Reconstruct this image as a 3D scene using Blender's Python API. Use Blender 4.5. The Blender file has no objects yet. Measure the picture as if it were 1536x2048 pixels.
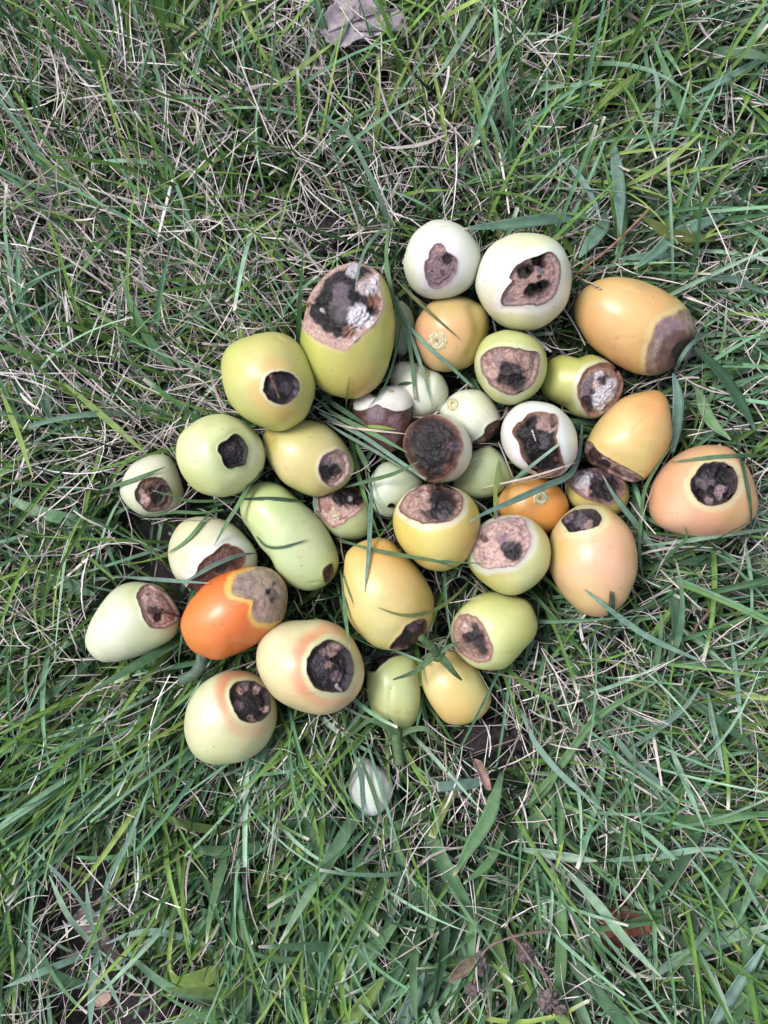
import bpy, math
import numpy as np

rng = np.random.default_rng(7)
scene = bpy.context.scene
COL = scene.collection

# ------------------------------------------------------------------ camera
H = 0.52                 # camera height over the soil (m)
FPX = 1617.0             # focal length in pixels of the 1536 px wide photograph
cam_d = bpy.data.cameras.new("camera")
cam_d.sensor_fit = 'HORIZONTAL'
cam_d.sensor_width = 36.0
cam_d.lens = 36.0 * FPX / 1536.0
cam_d.clip_start = 0.01
cam_d.clip_end = 100.0
cam = bpy.data.objects.new("camera", cam_d)
cam.location = (0, 0, H)
cam.rotation_euler = (0, 0, 0)
COL.objects.link(cam)
scene.camera = cam

# ------------------------------------------------------------------ sky, sun, exposure
SUN_EL, SUN_AZ = math.radians(54), math.radians(-66)   # azimuth from +Y, negative = left
world = bpy.data.worlds.new("World")
scene.world = world
world.use_nodes = True
wn, wl = world.node_tree.nodes, world.node_tree.links
wn.clear()
sky = wn.new("ShaderNodeTexSky")
sky.sky_type = 'NISHITA'
sky.sun_disc = False
sky.sun_elevation = SUN_EL
sky.sun_rotation = SUN_AZ
sky.dust_density = 3.0
sky.air_density = 1.2
hs = wn.new("ShaderNodeHueSaturation")
hs.inputs['Saturation'].default_value = 0.50      # an overcast sky is nearly white
bg = wn.new("ShaderNodeBackground")
bg.inputs['Strength'].default_value = 0.095
wo = wn.new("ShaderNodeOutputWorld")
wl.new(sky.outputs[0], hs.inputs['Color'])
wl.new(hs.outputs[0], bg.inputs['Color'])
wl.new(bg.outputs[0], wo.inputs['Surface'])

sun_d = bpy.data.lights.new("sun", 'SUN')
sun_d.energy = 1.5
sun_d.angle = math.radians(22)
sun_d.color = (1.0, 0.975, 0.965)
sun = bpy.data.objects.new("sun", sun_d)
sun.rotation_euler = (math.pi / 2 - SUN_EL, 0, math.pi - SUN_AZ)
COL.objects.link(sun)

vs = scene.view_settings
vs.view_transform = 'Standard'
vs.look = 'None'
vs.gamma = 1.0
vs.use_curve_mapping = False
vs.exposure = 0.85
scene.cycles.max_bounces = 6
scene.cycles.diffuse_bounces = 1
scene.cycles.transparent_max_bounces = 4

# ------------------------------------------------------------------ maths helpers
def lin(c):
    c = np.asarray(c, float) / 255.0
    return np.where(c <= 0.04045, c / 12.92, ((c + 0.055) / 1.055) ** 2.4)

def sstep(a, b, x):
    t = np.clip((x - a) / (b - a + 1e-12), 0, 1)
    return t * t * (3 - 2 * t)

def _hash(ix, iy, iz, seed):
    h = (ix * 374761393 + iy * 668265263 + iz * 2147483647 + seed * 1274126177) & 0xFFFFFFFF
    h = ((h ^ (h >> 13)) * 1274126177) & 0xFFFFFFFF
    h = (h ^ (h >> 16)) & 0xFFFFFFFF
    return h.astype(np.float64) / 4294967295.0

def vnoise(p, seed=0):
    p = np.asarray(p, float)
    i = np.floor(p).astype(np.int64)
    f = p - i
    u = f * f * (3 - 2 * f)
    out = 0
    for dx in (0, 1):
        wx = u[..., 0] if dx else 1 - u[..., 0]
        for dy in (0, 1):
            wy = u[..., 1] if dy else 1 - u[..., 1]
            for dz in (0, 1):
                wz = u[..., 2] if dz else 1 - u[..., 2]
                out = out + wx * wy * wz * _hash(i[..., 0] + dx, i[..., 1] + dy, i[..., 2] + dz, seed)
    return out * 2 - 1

def fbm(p, seed=0, octv=3):
    a, s, out = 1.0, 0.0, 0
    p = np.asarray(p, float)
    for k in range(octv):
        out = out + a * vnoise(p * (2.03 ** k), seed + 17 * k)
        s += a
        a *= 0.55
    return out / s

def px2w(px, py, z):
    return np.stack([(np.asarray(px, float) - 768) * (H - z) / FPX,
                     -(np.asarray(py, float) - 1024) * (H - z) / FPX,
                     np.broadcast_to(z, np.shape(px)) + 0.0], -1)

def w2px(P):
    k = FPX / (H - P[..., 2])
    return 768 + P[..., 0] * k, 1024 - P[..., 1] * k

def catmull(pts, n, closed):
    P = np.asarray(pts, float)
    m = len(P)
    segs = m if closed else m - 1
    if closed:
        Q = np.vstack([P[-1:], P, P[:2]])
    else:
        Q = np.vstack([2 * P[:1] - P[1:2], P, 2 * P[-1:] - P[-2:-1]])
    out = []
    k = max(4, int(math.ceil(n * 3 / segs)))
    t = np.linspace(0, 1, k, endpoint=False)[:, None]
    for i in range(segs):
        a, b, c, d = Q[i], Q[i + 1], Q[i + 2], Q[i + 3]
        out.append(0.5 * (2 * b + (c - a) * t + (2 * a - 5 * b + 4 * c - d) * t ** 2 + (3 * b - a - 3 * c + d) * t ** 3))
    D = np.vstack(out + ([P[:1]] if closed else [P[-1:]]))
    s = np.concatenate([[0], np.cumsum(np.linalg.norm(np.diff(D[:, :2], axis=0), axis=1))])
    q = np.linspace(0, s[-1], n, endpoint=not closed)
    return np.stack([np.interp(q, s, D[:, j]) for j in range(D.shape[1])], -1)

# frames: enlarged views of the photograph the outlines were read from (origin x, origin y, scale)
FR = {0: (0, 0, 1.0), 1: (580, 420, 3.84), 2: (930, 430, 1536 / 490), 3: (680, 720, 3.84), 4: (960, 780, 1536 / 576),
      5: (220, 640, 3.072), 6: (150, 960, 1536 / 540), 7: (600, 1050, 3.072), 8: (640, 1380, 1536 / 260)}

def fr(k, pts):
    ox, oy, s = FR[k]
    P = np.asarray(pts, float).copy()
    P[:, 0] = P[:, 0] / s + ox
    P[:, 1] = P[:, 1] / s + oy
    return P

# ------------------------------------------------------------------ mesh helpers
def make_mesh(name, V, F, col=None, smooth=True):
    V = np.asarray(V, np.float32).reshape(-1, 3)
    F = np.asarray(F, np.int32)
    k = F.shape[1]
    me = bpy.data.meshes.new(name)
    me.vertices.add(len(V))
    me.vertices.foreach_set("co", V.ravel())
    me.loops.add(F.size)
    me.loops.foreach_set("vertex_index", F.ravel())
    me.polygons.add(len(F))
    me.polygons.foreach_set("loop_start", np.arange(0, F.size, k, dtype=np.int32))
    me.polygons.foreach_set("loop_total", np.full(len(F), k, np.int32))
    if smooth:
        me.polygons.foreach_set("use_smooth", np.ones(len(F), bool))
    if col is not None:
        c = np.asarray(col, np.float32).reshape(len(V), -1)
        if c.shape[1] == 3:
            c = np.hstack([c, np.ones((len(V), 1), np.float32)])
        at = me.attributes.new("Col", 'FLOAT_COLOR', 'POINT')
        at.data.foreach_set("color", c.ravel())
    me.update()
    me.validate()
    return me

def obj(name, me, mat, parent=None):
    o = bpy.data.objects.new(name, me)
    COL.objects.link(o)
    if mat is not None:
        me.materials.append(mat)
    if parent is not None:
        o.parent = parent
        o.matrix_parent_inverse.identity()
        o.location = tuple(-c for c in parent.location)
    return o

def tag(o, label, cat, group=None):
    o['label'] = label
    o['category'] = cat
    if group:
        o['group'] = group
    return o

def thing(name, loc, label, cat, group=None):
    o = bpy.data.objects.new(name, None)
    o.empty_display_size = 0.01
    o.location = tuple(float(c) for c in loc)
    COL.objects.link(o)
    return tag(o, label, cat, group)

def grid_faces(nr, nc, wrap):
    r = np.arange(nr - 1)[:, None]
    c = np.arange(nc if wrap else nc - 1)[None, :]
    c2 = (c + 1) % nc
    a = r * nc + c
    b = r * nc + c2
    return np.stack([a, b, b + nc, a + nc], -1).reshape(-1, 4)

# ------------------------------------------------------------------ materials
def mat_new(name):
    m = bpy.data.materials.new(name)
    m.use_nodes = True
    n, l = m.node_tree.nodes, m.node_tree.links
    b = n["Principled BSDF"]
    return m, n, l, b

def node(n, t, **kw):
    x = n.new(t)
    for k, v in kw.items():
        if k in x.inputs.keys():
            x.inputs[k].default_value = v
        else:
            setattr(x, k, v)
    return x

def mixrgb(n, l, fac, a, b, mode='MIX'):
    x = n.new("ShaderNodeMix")
    x.data_type = 'RGBA'
    x.blend_type = mode
    for sock, v in ((x.inputs[0], fac), (x.inputs[6], a), (x.inputs[7], b)):
        if hasattr(v, 'type') and hasattr(v, 'is_linked'):
            l.new(v, sock)
        else:
            sock.default_value = v
    return x.outputs[2]

def ramp(n, l, src, p0, p1):
    x = n.new("ShaderNodeMapRange")
    x.inputs[1].default_value = p0
    x.inputs[2].default_value = p1
    l.new(src, x.inputs[0])
    return x.outputs[0]

def skin_material():
    m, n, l, b = mat_new("tomato_skin")
    tc = node(n, "ShaderNodeTexCoord")
    at = node(n, "ShaderNodeAttribute", attribute_name="Col")
    n1 = node(n, "ShaderNodeTexNoise", Scale=70.0, Detail=4.0)
    l.new(tc.outputs['Object'], n1.inputs['Vector'])
    pale = mixrgb(n, l, ramp(n, l, n1.outputs[0], 0.3, 0.75), (0.95, 0.95, 0.95, 1), (1.05, 1.05, 1.09, 1))
    c1 = mixrgb(n, l, 1.0, at.outputs['Color'], pale, 'MULTIPLY')
    # tiny pores: pale flecks and a few dark specks
    v1 = node(n, "ShaderNodeTexVoronoi", Scale=900.0)
    l.new(tc.outputs['Object'], v1.inputs['Vector'])
    c2 = mixrgb(n, l, ramp(n, l, v1.outputs['Distance'], 0.16, 0.05), c1, (0.80, 0.82, 0.62, 1))
    fm = n.new("ShaderNodeMath"); fm.operation = 'MULTIPLY'; fm.inputs[1].default_value = 0.34
    c2.node.inputs[0].links[0].from_socket
    l.new(c2.node.inputs[0].links[0].from_socket, fm.inputs[0])
    l.new(fm.outputs[0], c2.node.inputs[0])
    v2 = node(n, "ShaderNodeTexVoronoi", Scale=210.0)
    l.new(tc.outputs['Object'], v2.inputs['Vector'])
    sep = node(n, "ShaderNodeSeparateColor")
    l.new(v2.outputs['Color'], sep.inputs[0])
    mm = n.new("ShaderNodeMath"); mm.operation = 'MULTIPLY'
    l.new(ramp(n, l, v2.outputs['Distance'], 0.11, 0.04), mm.inputs[0])
    l.new(ramp(n, l, sep.outputs[0], 0.80, 0.82), mm.inputs[1])
    c3 = mixrgb(n, l, mm.outputs[0], c2, (0.07, 0.05, 0.025, 1))
    # dusty, dirty film
    n3 = node(n, "ShaderNodeTexNoise", Scale=28.0, Detail=6.0, Roughness=0.7)
    l.new(tc.outputs['Object'], n3.inputs['Vector'])
    c4 = mixrgb(n, l, ramp(n, l, n3.outputs[0], 0.55, 1.1), c3, (0.35, 0.30, 0.17, 1))
    l.new(c4, b.inputs['Base Color'])
    rr = n.new("ShaderNodeMapRange")
    rr.inputs[3].default_value = 0.28; rr.inputs[4].default_value = 0.46
    l.new(n3.outputs[0], rr.inputs[0])
    l.new(rr.outputs[0], b.inputs['Roughness'])
    b.inputs['Specular IOR Level'].default_value = 0.55
    b.inputs['Coat Weight'].default_value = 0.07
    b.inputs['Coat Roughness'].default_value = 0.16
    b.inputs['Subsurface Weight'].default_value = 0.22
    b.inputs['Subsurface Radius'].default_value = (0.6, 0.5, 0.2)
    b.inputs['Subsurface Scale'].default_value = 0.006
    bp = node(n, "ShaderNodeBump", Strength=0.10, Distance=0.0006)
    l.new(n1.outputs[0], bp.inputs['Height'])
    l.new(bp.outputs[0], b.inputs['Normal'])
    return m

def rot_material(name='rotten_tissue', scale=520.0, bump=0.55, lo=0.58, hi=1.20):
    m, n, l, b = mat_new(name)
    tc = node(n, "ShaderNodeTexCoord")
    at = node(n, "ShaderNodeAttribute", attribute_name="Col")
    n1 = node(n, "ShaderNodeTexNoise", Scale=scale, Detail=5.0, Roughness=0.65)
    n2 = node(n, "ShaderNodeTexNoise", Scale=1500.0, Detail=3.0)
    for q in (n1, n2):
        l.new(tc.outputs['Object'], q.inputs['Vector'])
    c1 = mixrgb(n, l, ramp(n, l, n1.outputs[0], 0.35, 0.68), (lo, lo * .95, lo * .96, 1), (hi, hi * .98, hi * .96, 1))
    c2 = mixrgb(n, l, 1.0, at.outputs['Color'], c1, 'MULTIPLY')
    l.new(c2, b.inputs['Base Color'])
    rr = n.new("ShaderNodeMapRange")
    rr.inputs[3].default_value = 0.26; rr.inputs[4].default_value = 0.75
    l.new(n1.outputs[0], rr.inputs[0])
    l.new(rr.outputs[0], b.inputs['Roughness'])
    b.inputs['Specular IOR Level'].default_value = 0.4
    bp = node(n, "ShaderNodeBump", Strength=bump, Distance=0.0008)
    ad = n.new("ShaderNodeMath"); ad.operation = 'ADD'
    l.new(n1.outputs[0], ad.inputs[0]); l.new(n2.outputs[0], ad.inputs[1])
    l.new(ad.outputs[0], bp.inputs['Height'])
    l.new(bp.outputs[0], b.inputs['Normal'])
    return m

def blade_material(name, transl, rough, vein):
    m, n, l, b = mat_new(name)
    at = node(n, "ShaderNodeAttribute", attribute_name="Col")
    tc = node(n, "ShaderNodeTexCoord")
    nz = node(n, "ShaderNodeTexNoise", Scale=160.0, Detail=4.0)
    l.new(tc.outputs['Object'], nz.inputs['Vector'])
    c = mixrgb(n, l, ramp(n, l, nz.outputs[0], 0.3, 0.72), (0.74, 0.74, 0.74, 1), (1.2, 1.2, 1.16, 1))
    c = mixrgb(n, l, 1.0, at.outputs['Color'], c, 'MULTIPLY')
    if vein > 0:   # lengthwise veins from the across-coordinate kept in alpha
        s = n.new("ShaderNodeMath"); s.operation = 'MULTIPLY'; s.inputs[1].default_value = vein
        l.new(at.outputs['Alpha'], s.inputs[0])
        w = n.new("ShaderNodeMath"); w.operation = 'SINE'
        l.new(s.outputs[0], w.inputs[0])
        vcol = mixrgb(n, l, ramp(n, l, w.outputs[0], -1.0, 1.0), (0.86, 0.88, 0.86, 1), (1.1, 1.09, 1.08, 1))
        c = mixrgb(n, l, 1.0, c, vcol, 'MULTIPLY')
        bp = node(n, "ShaderNodeBump", Strength=0.25, Distance=0.0004)
        l.new(w.outputs[0], bp.inputs['Height'])
        l.new(bp.outputs[0], b.inputs['Normal'])
    l.new(c, b.inputs['Base Color'])
    b.inputs['Roughness'].default_value = rough
    b.inputs['Specular IOR Level'].default_value = 0.26
    if transl > 0:
        tr = node(n, "ShaderNodeBsdfTranslucent")
        l.new(c, tr.inputs['Color'])
        mx = node(n, "ShaderNodeMixShader")
        mx.inputs[0].default_value = transl
        l.new(b.outputs[0], mx.inputs[1]); l.new(tr.outputs[0], mx.inputs[2])
        l.new(mx.outputs[0], n["Material Output"].inputs['Surface'])
    return m

def soil_material():
    m, n, l, b = mat_new("soil")
    tc = node(n, "ShaderNodeTexCoord")
    n1 = node(n, "ShaderNodeTexNoise", Scale=45.0, Detail=8.0, Roughness=0.7)
    n2 = node(n, "ShaderNodeTexNoise", Scale=380.0, Detail=5.0, Roughness=0.7)
    for q in (n1, n2):
        l.new(tc.outputs['Object'], q.inputs['Vector'])
    c = mixrgb(n, l, ramp(n, l, n1.outputs[0], 0.3, 0.7), (0.026, 0.022, 0.023, 1), (0.072, 0.063, 0.066, 1))
    c = mixrgb(n, l, ramp(n, l, n2.outputs[0], 0.55, 0.8), c, (0.15, 0.135, 0.14, 1))
    l.new(c, b.inputs['Base Color'])
    b.inputs['Roughness'].default_value = 0.95
    b.inputs['Specular IOR Level'].default_value = 0.2
    bp = node(n, "ShaderNodeBump", Strength=0.9, Distance=0.004)
    l.new(n2.outputs[0], bp.inputs['Height'])
    l.new(bp.outputs[0], b.inputs['Normal'])
    return m

def dry_material(name, rough=0.8, scale=240.0):
    m, n, l, b = mat_new(name)
    at = node(n, "ShaderNodeAttribute", attribute_name="Col")
    tc = node(n, "ShaderNodeTexCoord")
    n1 = node(n, "ShaderNodeTexNoise", Scale=scale, Detail=6.0, Roughness=0.7)
    l.new(tc.outputs['Object'], n1.inputs['Vector'])
    c = mixrgb(n, l, ramp(n, l, n1.outputs[0], 0.35, 0.7), (0.6, 0.58, 0.57, 1), (1.2, 1.18, 1.15, 1))
    c = mixrgb(n, l, 1.0, at.outputs['Color'], c, 'MULTIPLY')
    l.new(c, b.inputs['Base Color'])
    b.inputs['Roughness'].default_value = rough
    b.inputs['Specular IOR Level'].default_value = 0.3
    bp = node(n, "ShaderNodeBump", Strength=0.5, Distance=0.0008)
    l.new(n1.outputs[0], bp.inputs['Height'])
    l.new(bp.outputs[0], b.inputs['Normal'])
    return m

M_SKIN = skin_material()
M_ROT = rot_material()
M_STAIN = rot_material('rotten_skin', 230.0, 0.16, 0.72, 1.12)
M_GREEN = blade_material("green_grass", 0.14, 0.45, 0.0)
M_BROAD = blade_material("broad_grass", 0.12, 0.40, 55.0)
M_STRAW = blade_material("dead_grass", 0.05, 0.6, 0.0)
M_SOIL = soil_material()
M_DRY = dry_material("dry_leaf")
M_STALK = dry_material("green_stalk", 0.6, 420.0)

# ------------------------------------------------------------------ soil
def build_soil():
    n = 160
    g = np.linspace(-1, 1, n)
    q = np.sign(g) * (0.42 * np.abs(g) + 5.0 * np.abs(g) ** 7)
    X, Y = np.meshgrid(q, q)
    P = np.stack([X, Y, np.zeros_like(X)], -1)
    Z = 0.003 * fbm(P * 18, 3, 3) + 0.0025 * fbm(P * 70, 5, 3)
    V = np.stack([X, Y, Z - 0.004], -1)
    o = obj("soil", make_mesh("soil", V, grid_faces(n, n, False)), M_SOIL)
    o['kind'] = 'structure'
build_soil()

# ------------------------------------------------------------------ tomatoes
NPHI = 256
PHI = np.linspace(-math.pi, math.pi, NPHI, endpoint=False)

def lowpass(r, k):
    f = np.fft.rfft(r)
    f[k:] = 0
    return np.fft.irfft(f, len(r))

class Body:
    def __init__(self, outline, hf, lift, dents, grooves):
        D = catmull(outline, 500, True)
        x, y = D[:, 0], D[:, 1]
        x2, y2 = np.roll(x, -1), np.roll(y, -1)
        cr = x * y2 - x2 * y
        A = cr.sum() / 2
        self.cx = ((x + x2) * cr).sum() / (6 * A)
        self.cy = ((y + y2) * cr).sum() / (6 * A)
        ang = np.arctan2(-(y - self.cy), x - self.cx)
        rad = np.hypot(x - self.cx, y - self.cy)
        o = np.argsort(ang)
        self.rpx = lowpass(np.interp(PHI, ang[o], rad[o], period=2 * math.pi), 18)
        g = np.fft.rfft(1 / self.rpx ** 2)
        e = np.zeros_like(g); e[0] = g[0]; e[2] = g[2]
        rell = 1 / np.sqrt(np.maximum(np.fft.irfft(e, NPHI), 1e-6))
        minor = rell.min()
        hpx = minor * hf
        s = (H - 0.035) / FPX
        self.h = hpx * s
        self.zc = 0.007 + lift + self.h
        self.s = (H - self.zc) / FPX
        self.C = px2w(self.cx, self.cy, self.zc)
        self.r = self.rpx * self.s
        self.rell = rell * self.s
        self.dents = []
        self.grooves = []
        for _ in range(3):           # let the silhouette, not the equator, match the outline
            th = np.linspace(0.25, math.pi * 0.6, 40)
            n = np.stack([np.sin(th)[:, None] * np.cos(PHI), np.sin(th)[:, None] * np.sin(PHI),
                          np.cos(th)[:, None] + 0 * PHI], -1)
            qx, qy = w2px(self.surf(n))
            a = np.arctan2(-(qy - self.cy), qx - self.cx).ravel()
            rd = np.hypot(qx - self.cx, qy - self.cy).ravel()
            b = ((a + math.pi) / (2 * math.pi) * 64).astype(int) % 64
            mx = np.zeros(64)
            np.maximum.at(mx, b, rd)
            act = np.interp(PHI, (np.arange(64) + 0.5) / 64 * 2 * math.pi - math.pi, mx, period=2 * math.pi)
            k = lowpass(self.rpx / np.maximum(act, 1), 6)
            self.r = self.r * k
            self.rell = self.rell * lowpass(k, 3)
        self.dents = dents
        self.grooves = [(catmull(fr(0, p) if len(p) > 1 else p, 40, False), w, d) for p, w, d in grooves]

    def reff(self, phi, st):
        r = np.interp(phi, PHI, self.r, period=2 * math.pi)
        e = np.interp(phi, PHI, self.rell, period=2 * math.pi)
        return e + (r - e) * st ** 2

    def surf(self, n):
        st = np.hypot(n[..., 0], n[..., 1])
        phi = np.arctan2(n[..., 1], n[..., 0])
        r = self.reff(phi, st)
        L = np.stack([r * st * np.cos(phi), r * st * np.sin(phi), self.h * n[..., 2]], -1)
        P = self.C + L
        if self.dents or self.grooves:
            qx, qy = w2px(P)
            up = sstep(-0.35, 0.15, n[..., 2])
            k = np.zeros(qx.shape)
            for (x, y, rr, d) in self.dents:
                k += d * np.exp(-((qx - x) ** 2 + (qy - y) ** 2) / (rr * rr))
            for (pl, w, d) in self.grooves:
                dd = np.min((qx[..., None] - pl[:, 0]) ** 2 + (qy[..., None] - pl[:, 1]) ** 2, -1)
                k += d * np.exp(-dd / (w * w))
            P = P - (k * up)[..., None] * self.normal(n)
        return P

    def normal(self, n):
        st = np.hypot(n[..., 0], n[..., 1])
        r = self.reff(np.arctan2(n[..., 1], n[..., 0]), st)
        N = np.stack([n[..., 0] / r, n[..., 1] / r, n[..., 2] / self.h], -1)
        return N / np.linalg.norm(N, axis=-1, keepdims=True)

    def dirs(self, px, py):
        px, py = np.asarray(px, float), np.asarray(py, float)
        z = np.full(px.shape, self.zc + 0.5 * self.h)
        for _ in range(14):
            L = px2w(px, py, z) - self.C
            phi = np.arctan2(L[..., 1], L[..., 0])
            rho = np.hypot(L[..., 0], L[..., 1]) / self.reff(phi, np.minimum(np.hypot(L[..., 0], L[..., 1]) / self.reff(phi, 1.0), 1))
            ang = np.where(rho < 1, np.arcsin(np.clip(rho, 0, 1)), math.pi / 2 + np.clip(rho - 1, 0, 0.9) * 1.9)
            z = 0.5 * z + 0.5 * (self.zc + self.h * np.cos(ang))
        return np.stack([np.sin(ang) * np.cos(phi), np.sin(ang) * np.sin(phi), np.cos(ang)], -1), rho

    def top(self, px, py):
        """height of the upper surface under a pixel, -1 where the pixel misses the fruit"""
        n, rho = self.dirs(px, py)
        return np.where(rho < 1, self.zc + self.h * n[..., 2], -1.0)

def slerp(a, b, t):
    d = np.clip((a * b).sum(-1, keepdims=True), -0.9999, 0.99999)
    w = np.arccos(d)
    return (np.sin((1 - t) * w) * a + np.sin(t * w) * b) / np.sin(w)

def mixc(c, col, m):
    return c * (1 - m[..., None]) + np.asarray(col) * m[..., None]

PAL = dict(tan=(180, 148, 138), pink=(206, 174, 166), brown=(100, 72, 64), choc=(66, 46, 43), dark=(44, 38, 43),
           black=(17, 15, 18), grey=(108, 98, 108), purple=(112, 98, 112), white=(226, 222, 230), rust=(142, 98, 80),
           cream=(214, 204, 170), mauve=(146, 122, 130), wood=(136, 112, 98), gtan=(168, 150, 134))
BODIES = []

def skincol(c):
    c = np.asarray(c, float)
    g = c @ np.array([.3, .59, .11])
    return lin(np.clip(g + (c - g) * 0.82 + np.array([0, 0, 3]), 0, 255)) * 0.97

def build_tomato(label, f, outline, base, patches=(), rot=None, hf=1.0, lift=0.0, dents=(), grooves=(),
                 scar=None, seed=0):
    ox, oy, sc = FR[f]
    T = lambda x, y: (x / sc + ox, y / sc + oy)
    dents = [(*T(x, y), r / sc, d / 1000.0) for x, y, r, d in dents]
    grooves = [([T(*q) for q in p], w / sc, d / 1000.0) for p, w, d in grooves]
    B = Body(fr(f, outline), hf, lift, dents, grooves)
    BODIES.append(B)
    root = thing("tomato", (B.C[0], B.C[1], B.zc - B.h), label, "tomato", "picked tomatoes with rotten ends heaped on the grass")
    NC = 112
    nr = np.random.default_rng(100 + seed)
    if rot is not None:
        poly = catmull(fr(f, rot['poly']), NC, True)
        # ragged outline
        cpx = poly.mean(0) if 'c' not in rot else np.array(T(*rot['c']))
        jit = fbm(np.column_stack([poly * 0.11, np.full(NC, seed * 3.7)]), seed, 2) * rot.get('ragged', 2.2)
        dv = poly - cpx
        poly = poly + dv / (np.linalg.norm(dv, axis=1, keepdims=True) + 1e-6) * jit[:, None]
        ni, _ = B.dirs(poly[:, 0], poly[:, 1])
        c, _ = B.dirs(cpx[0], cpx[1])
    else:
        cpx = np.array([B.cx, B.cy])
        c, _ = B.dirs(cpx[0], cpx[1])
        a = np.linspace(0, 2 * math.pi, NC, endpoint=False)
        poly = cpx + 6 * np.stack([np.cos(a), np.sin(a)], -1)
        ni, _ = B.dirs(poly[:, 0], poly[:, 1])
    depth = (rot or {}).get('depth', 2.0) * 1.35 / 1000.0
    funnel = (rot or {}).get('funnel', 0.25) / 1000.0
    lip = (rot or {}).get('lip', 0.42) / 1000.0
    # ---- skin
    s = np.linspace(0, 1, 60)[:, None, None] ** 1.55
    n = slerp(ni[None], -c[None, None, :] + 0 * ni[None], s)
    P = B.surf(n)
    qx, qy = w2px(P)
    N = B.normal(n)
    dr = np.hypot(qx - poly[None, :, 0], qy - poly[None, :, 1])
    lumps = fbm(P * 45 + seed * 5.1, seed + 2, 2) * 0.0011
    if rot is not None:
        P = P + N * (lip * np.exp(-(dr / 5.0) ** 2) - funnel * np.exp(-(dr / 16.0) ** 2)
                     + lumps * sstep(2, 25, dr))[..., None]
    else:
        P = P + N * lumps[..., None]
    col = np.broadcast_to(skincol(base), P.shape).copy()
    wob = fbm(P * 60 + 9.1, seed + 5, 2) * 14
    for pt in patches:
        x, y, r, cc = pt[:4]
        k = pt[4] if len(pt) > 4 else 1.0
        X, Y = T(x, y)
        m = np.exp(-(((qx - X + wob) ** 2 + (qy - Y - wob) ** 2) / (r / sc) ** 2)) * k
        col = mixc(col, skincol(cc), np.clip(m, 0, 1))
    if rot is not None:
        for (cc, w0, w1, k, *ad) in rot.get('halo', ()):       # ring between w0 and w1 pixels from the rim
            m = sstep(w0 - 5, w0 + 3, dr) * (1 - sstep(w1 * 0.5, w1, dr + wob * 0.35)) * min(1, k * 0.85) * sstep(-0.3, 0.2, n[..., 2])
            if ad:      # blush strongest on one side
                ta = np.arctan2(poly[:, 1] - cpx[1], poly[:, 0] - cpx[0])[None]
                m = m * np.clip(.30 + .70 * (0.5 + 0.5 * np.cos(ta - math.radians(ad[0]))) + .5 * fbm(P * 70, seed + 71, 2), 0, 1)
            col = mixc(col, skincol(cc), m)
        edge = rot.get('edge', 'choc')
        if edge:
            col = mixc(col, lin(PAL[edge]), (1 - sstep(0.5, 2.6, dr)) * 0.85)
    bl = fbm(P * 38 + 3.3 * seed, seed + 61, 3)
    col = col * (1 + bl[..., None] * np.array([-.10, .04, -.10])) * (1 + 0.05 * fbm(P * 160, seed + 8, 3))[..., None]
    scuff = sstep(.42, .62, fbm(P * np.array([60, 260, 160.]) + seed, seed + 63, 3))
    col = mixc(col, lin((176, 150, 96)), scuff * .35)
    if rot is None:
        top = B.surf(c[None]) ; 
        V = np.vstack([P.reshape(-1, 3), top])
        F = grid_faces(60, NC, True)
        me = make_mesh("skin", V, F, np.vstack([col.reshape(-1, 3), col[0, :1]]))
        bm_fix_cap(me, NC)
    else:
        me = make_mesh("skin", P, grid_faces(60, NC, True), col)
    obj("skin", me, M_SKIN, root)
    # ---- rotten patch
    if rot is not None:
        NR = 40
        t = np.linspace(0.0, 1, NR)[:, None, None]
        n = slerp(c[None, None, :] + 0 * ni[None], ni[None], t)
        P0 = B.surf(n)
        N = B.normal(n)
        t2 = t[..., 0]
        qx, qy = w2px(P0)
        rimw = rot.get('rim', 0.14)
        cut = 1 - sstep(1 - rimw, 1.0, t2 + 0.04 * fbm(P0 * 300, seed, 2) * (t2 < 0.97))
        amp = rot.get('rough', 0.9) / 1000.0
        disp = -depth * cut * (0.75 + 0.25 * (1 - t2 ** 2))
        nz = fbm(P0 * 330, seed + 31, 3)
        disp += amp * nz * sstep(1.0, 0.85, t2)
        w = rot.get('wrinkle', 0.35) / 1000.0
        th = np.arctan2(qy - cpx[1], qx - cpx[0])
        ringn = np.sin(t2 * rot.get('rings', 26) + 7.0 * fbm(P0 * 120, seed + 3, 3)) * (0.35 + 0.9 * np.clip(fbm(P0 * 90, seed + 6, 2) + .3, 0, 1))
        radn = np.sin(th * rot.get('spokes', 30) + 6.0 * fbm(P0 * 170, seed + 4, 2)) * (0.35 + 0.9 * np.clip(fbm(P0 * 80, seed + 7, 2) + .3, 0, 1))
        w = w * rot.get('ringamp', .4)
        ridge = np.clip(1 - np.abs(fbm(P0 * rot.get('rscale', 170) + 1.7 * seed, seed + 91, 3)) * 7.0, 0, 1)
        disp -= 0.0006 * ridge * sstep(1.0, .9, t2) * rot.get('crack', .45)
        disp += w * ringn * sstep(0.25, 0.6, t2) * sstep(1.0, 0.9, t2) + 0.6 * w * radn * sstep(0.2, 0.5, t2) * sstep(1.0, 0.85, t2)
        disp += lip * (t2 > 0.999) - funnel * sstep(0.9, 1.0, t2) * (t2 > 0.999) - funnel * (t2 <= 0.999)
        wx = qx + 5.5 * fbm(P0 * 260, seed + 11, 3)
        wy = qy + 5.5 * fbm(P0 * 260, seed + 12, 3)
        col = np.broadcast_to(lin(PAL[rot.get('base', 'tan')]), P0.shape).copy()
        col = mixc(col, lin(PAL[rot.get('mottle', 'brown')]), sstep(0.05, 0.55, fbm(P0 * 230, seed + 21, 3)) * rot.get('mott', 0.6))
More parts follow.
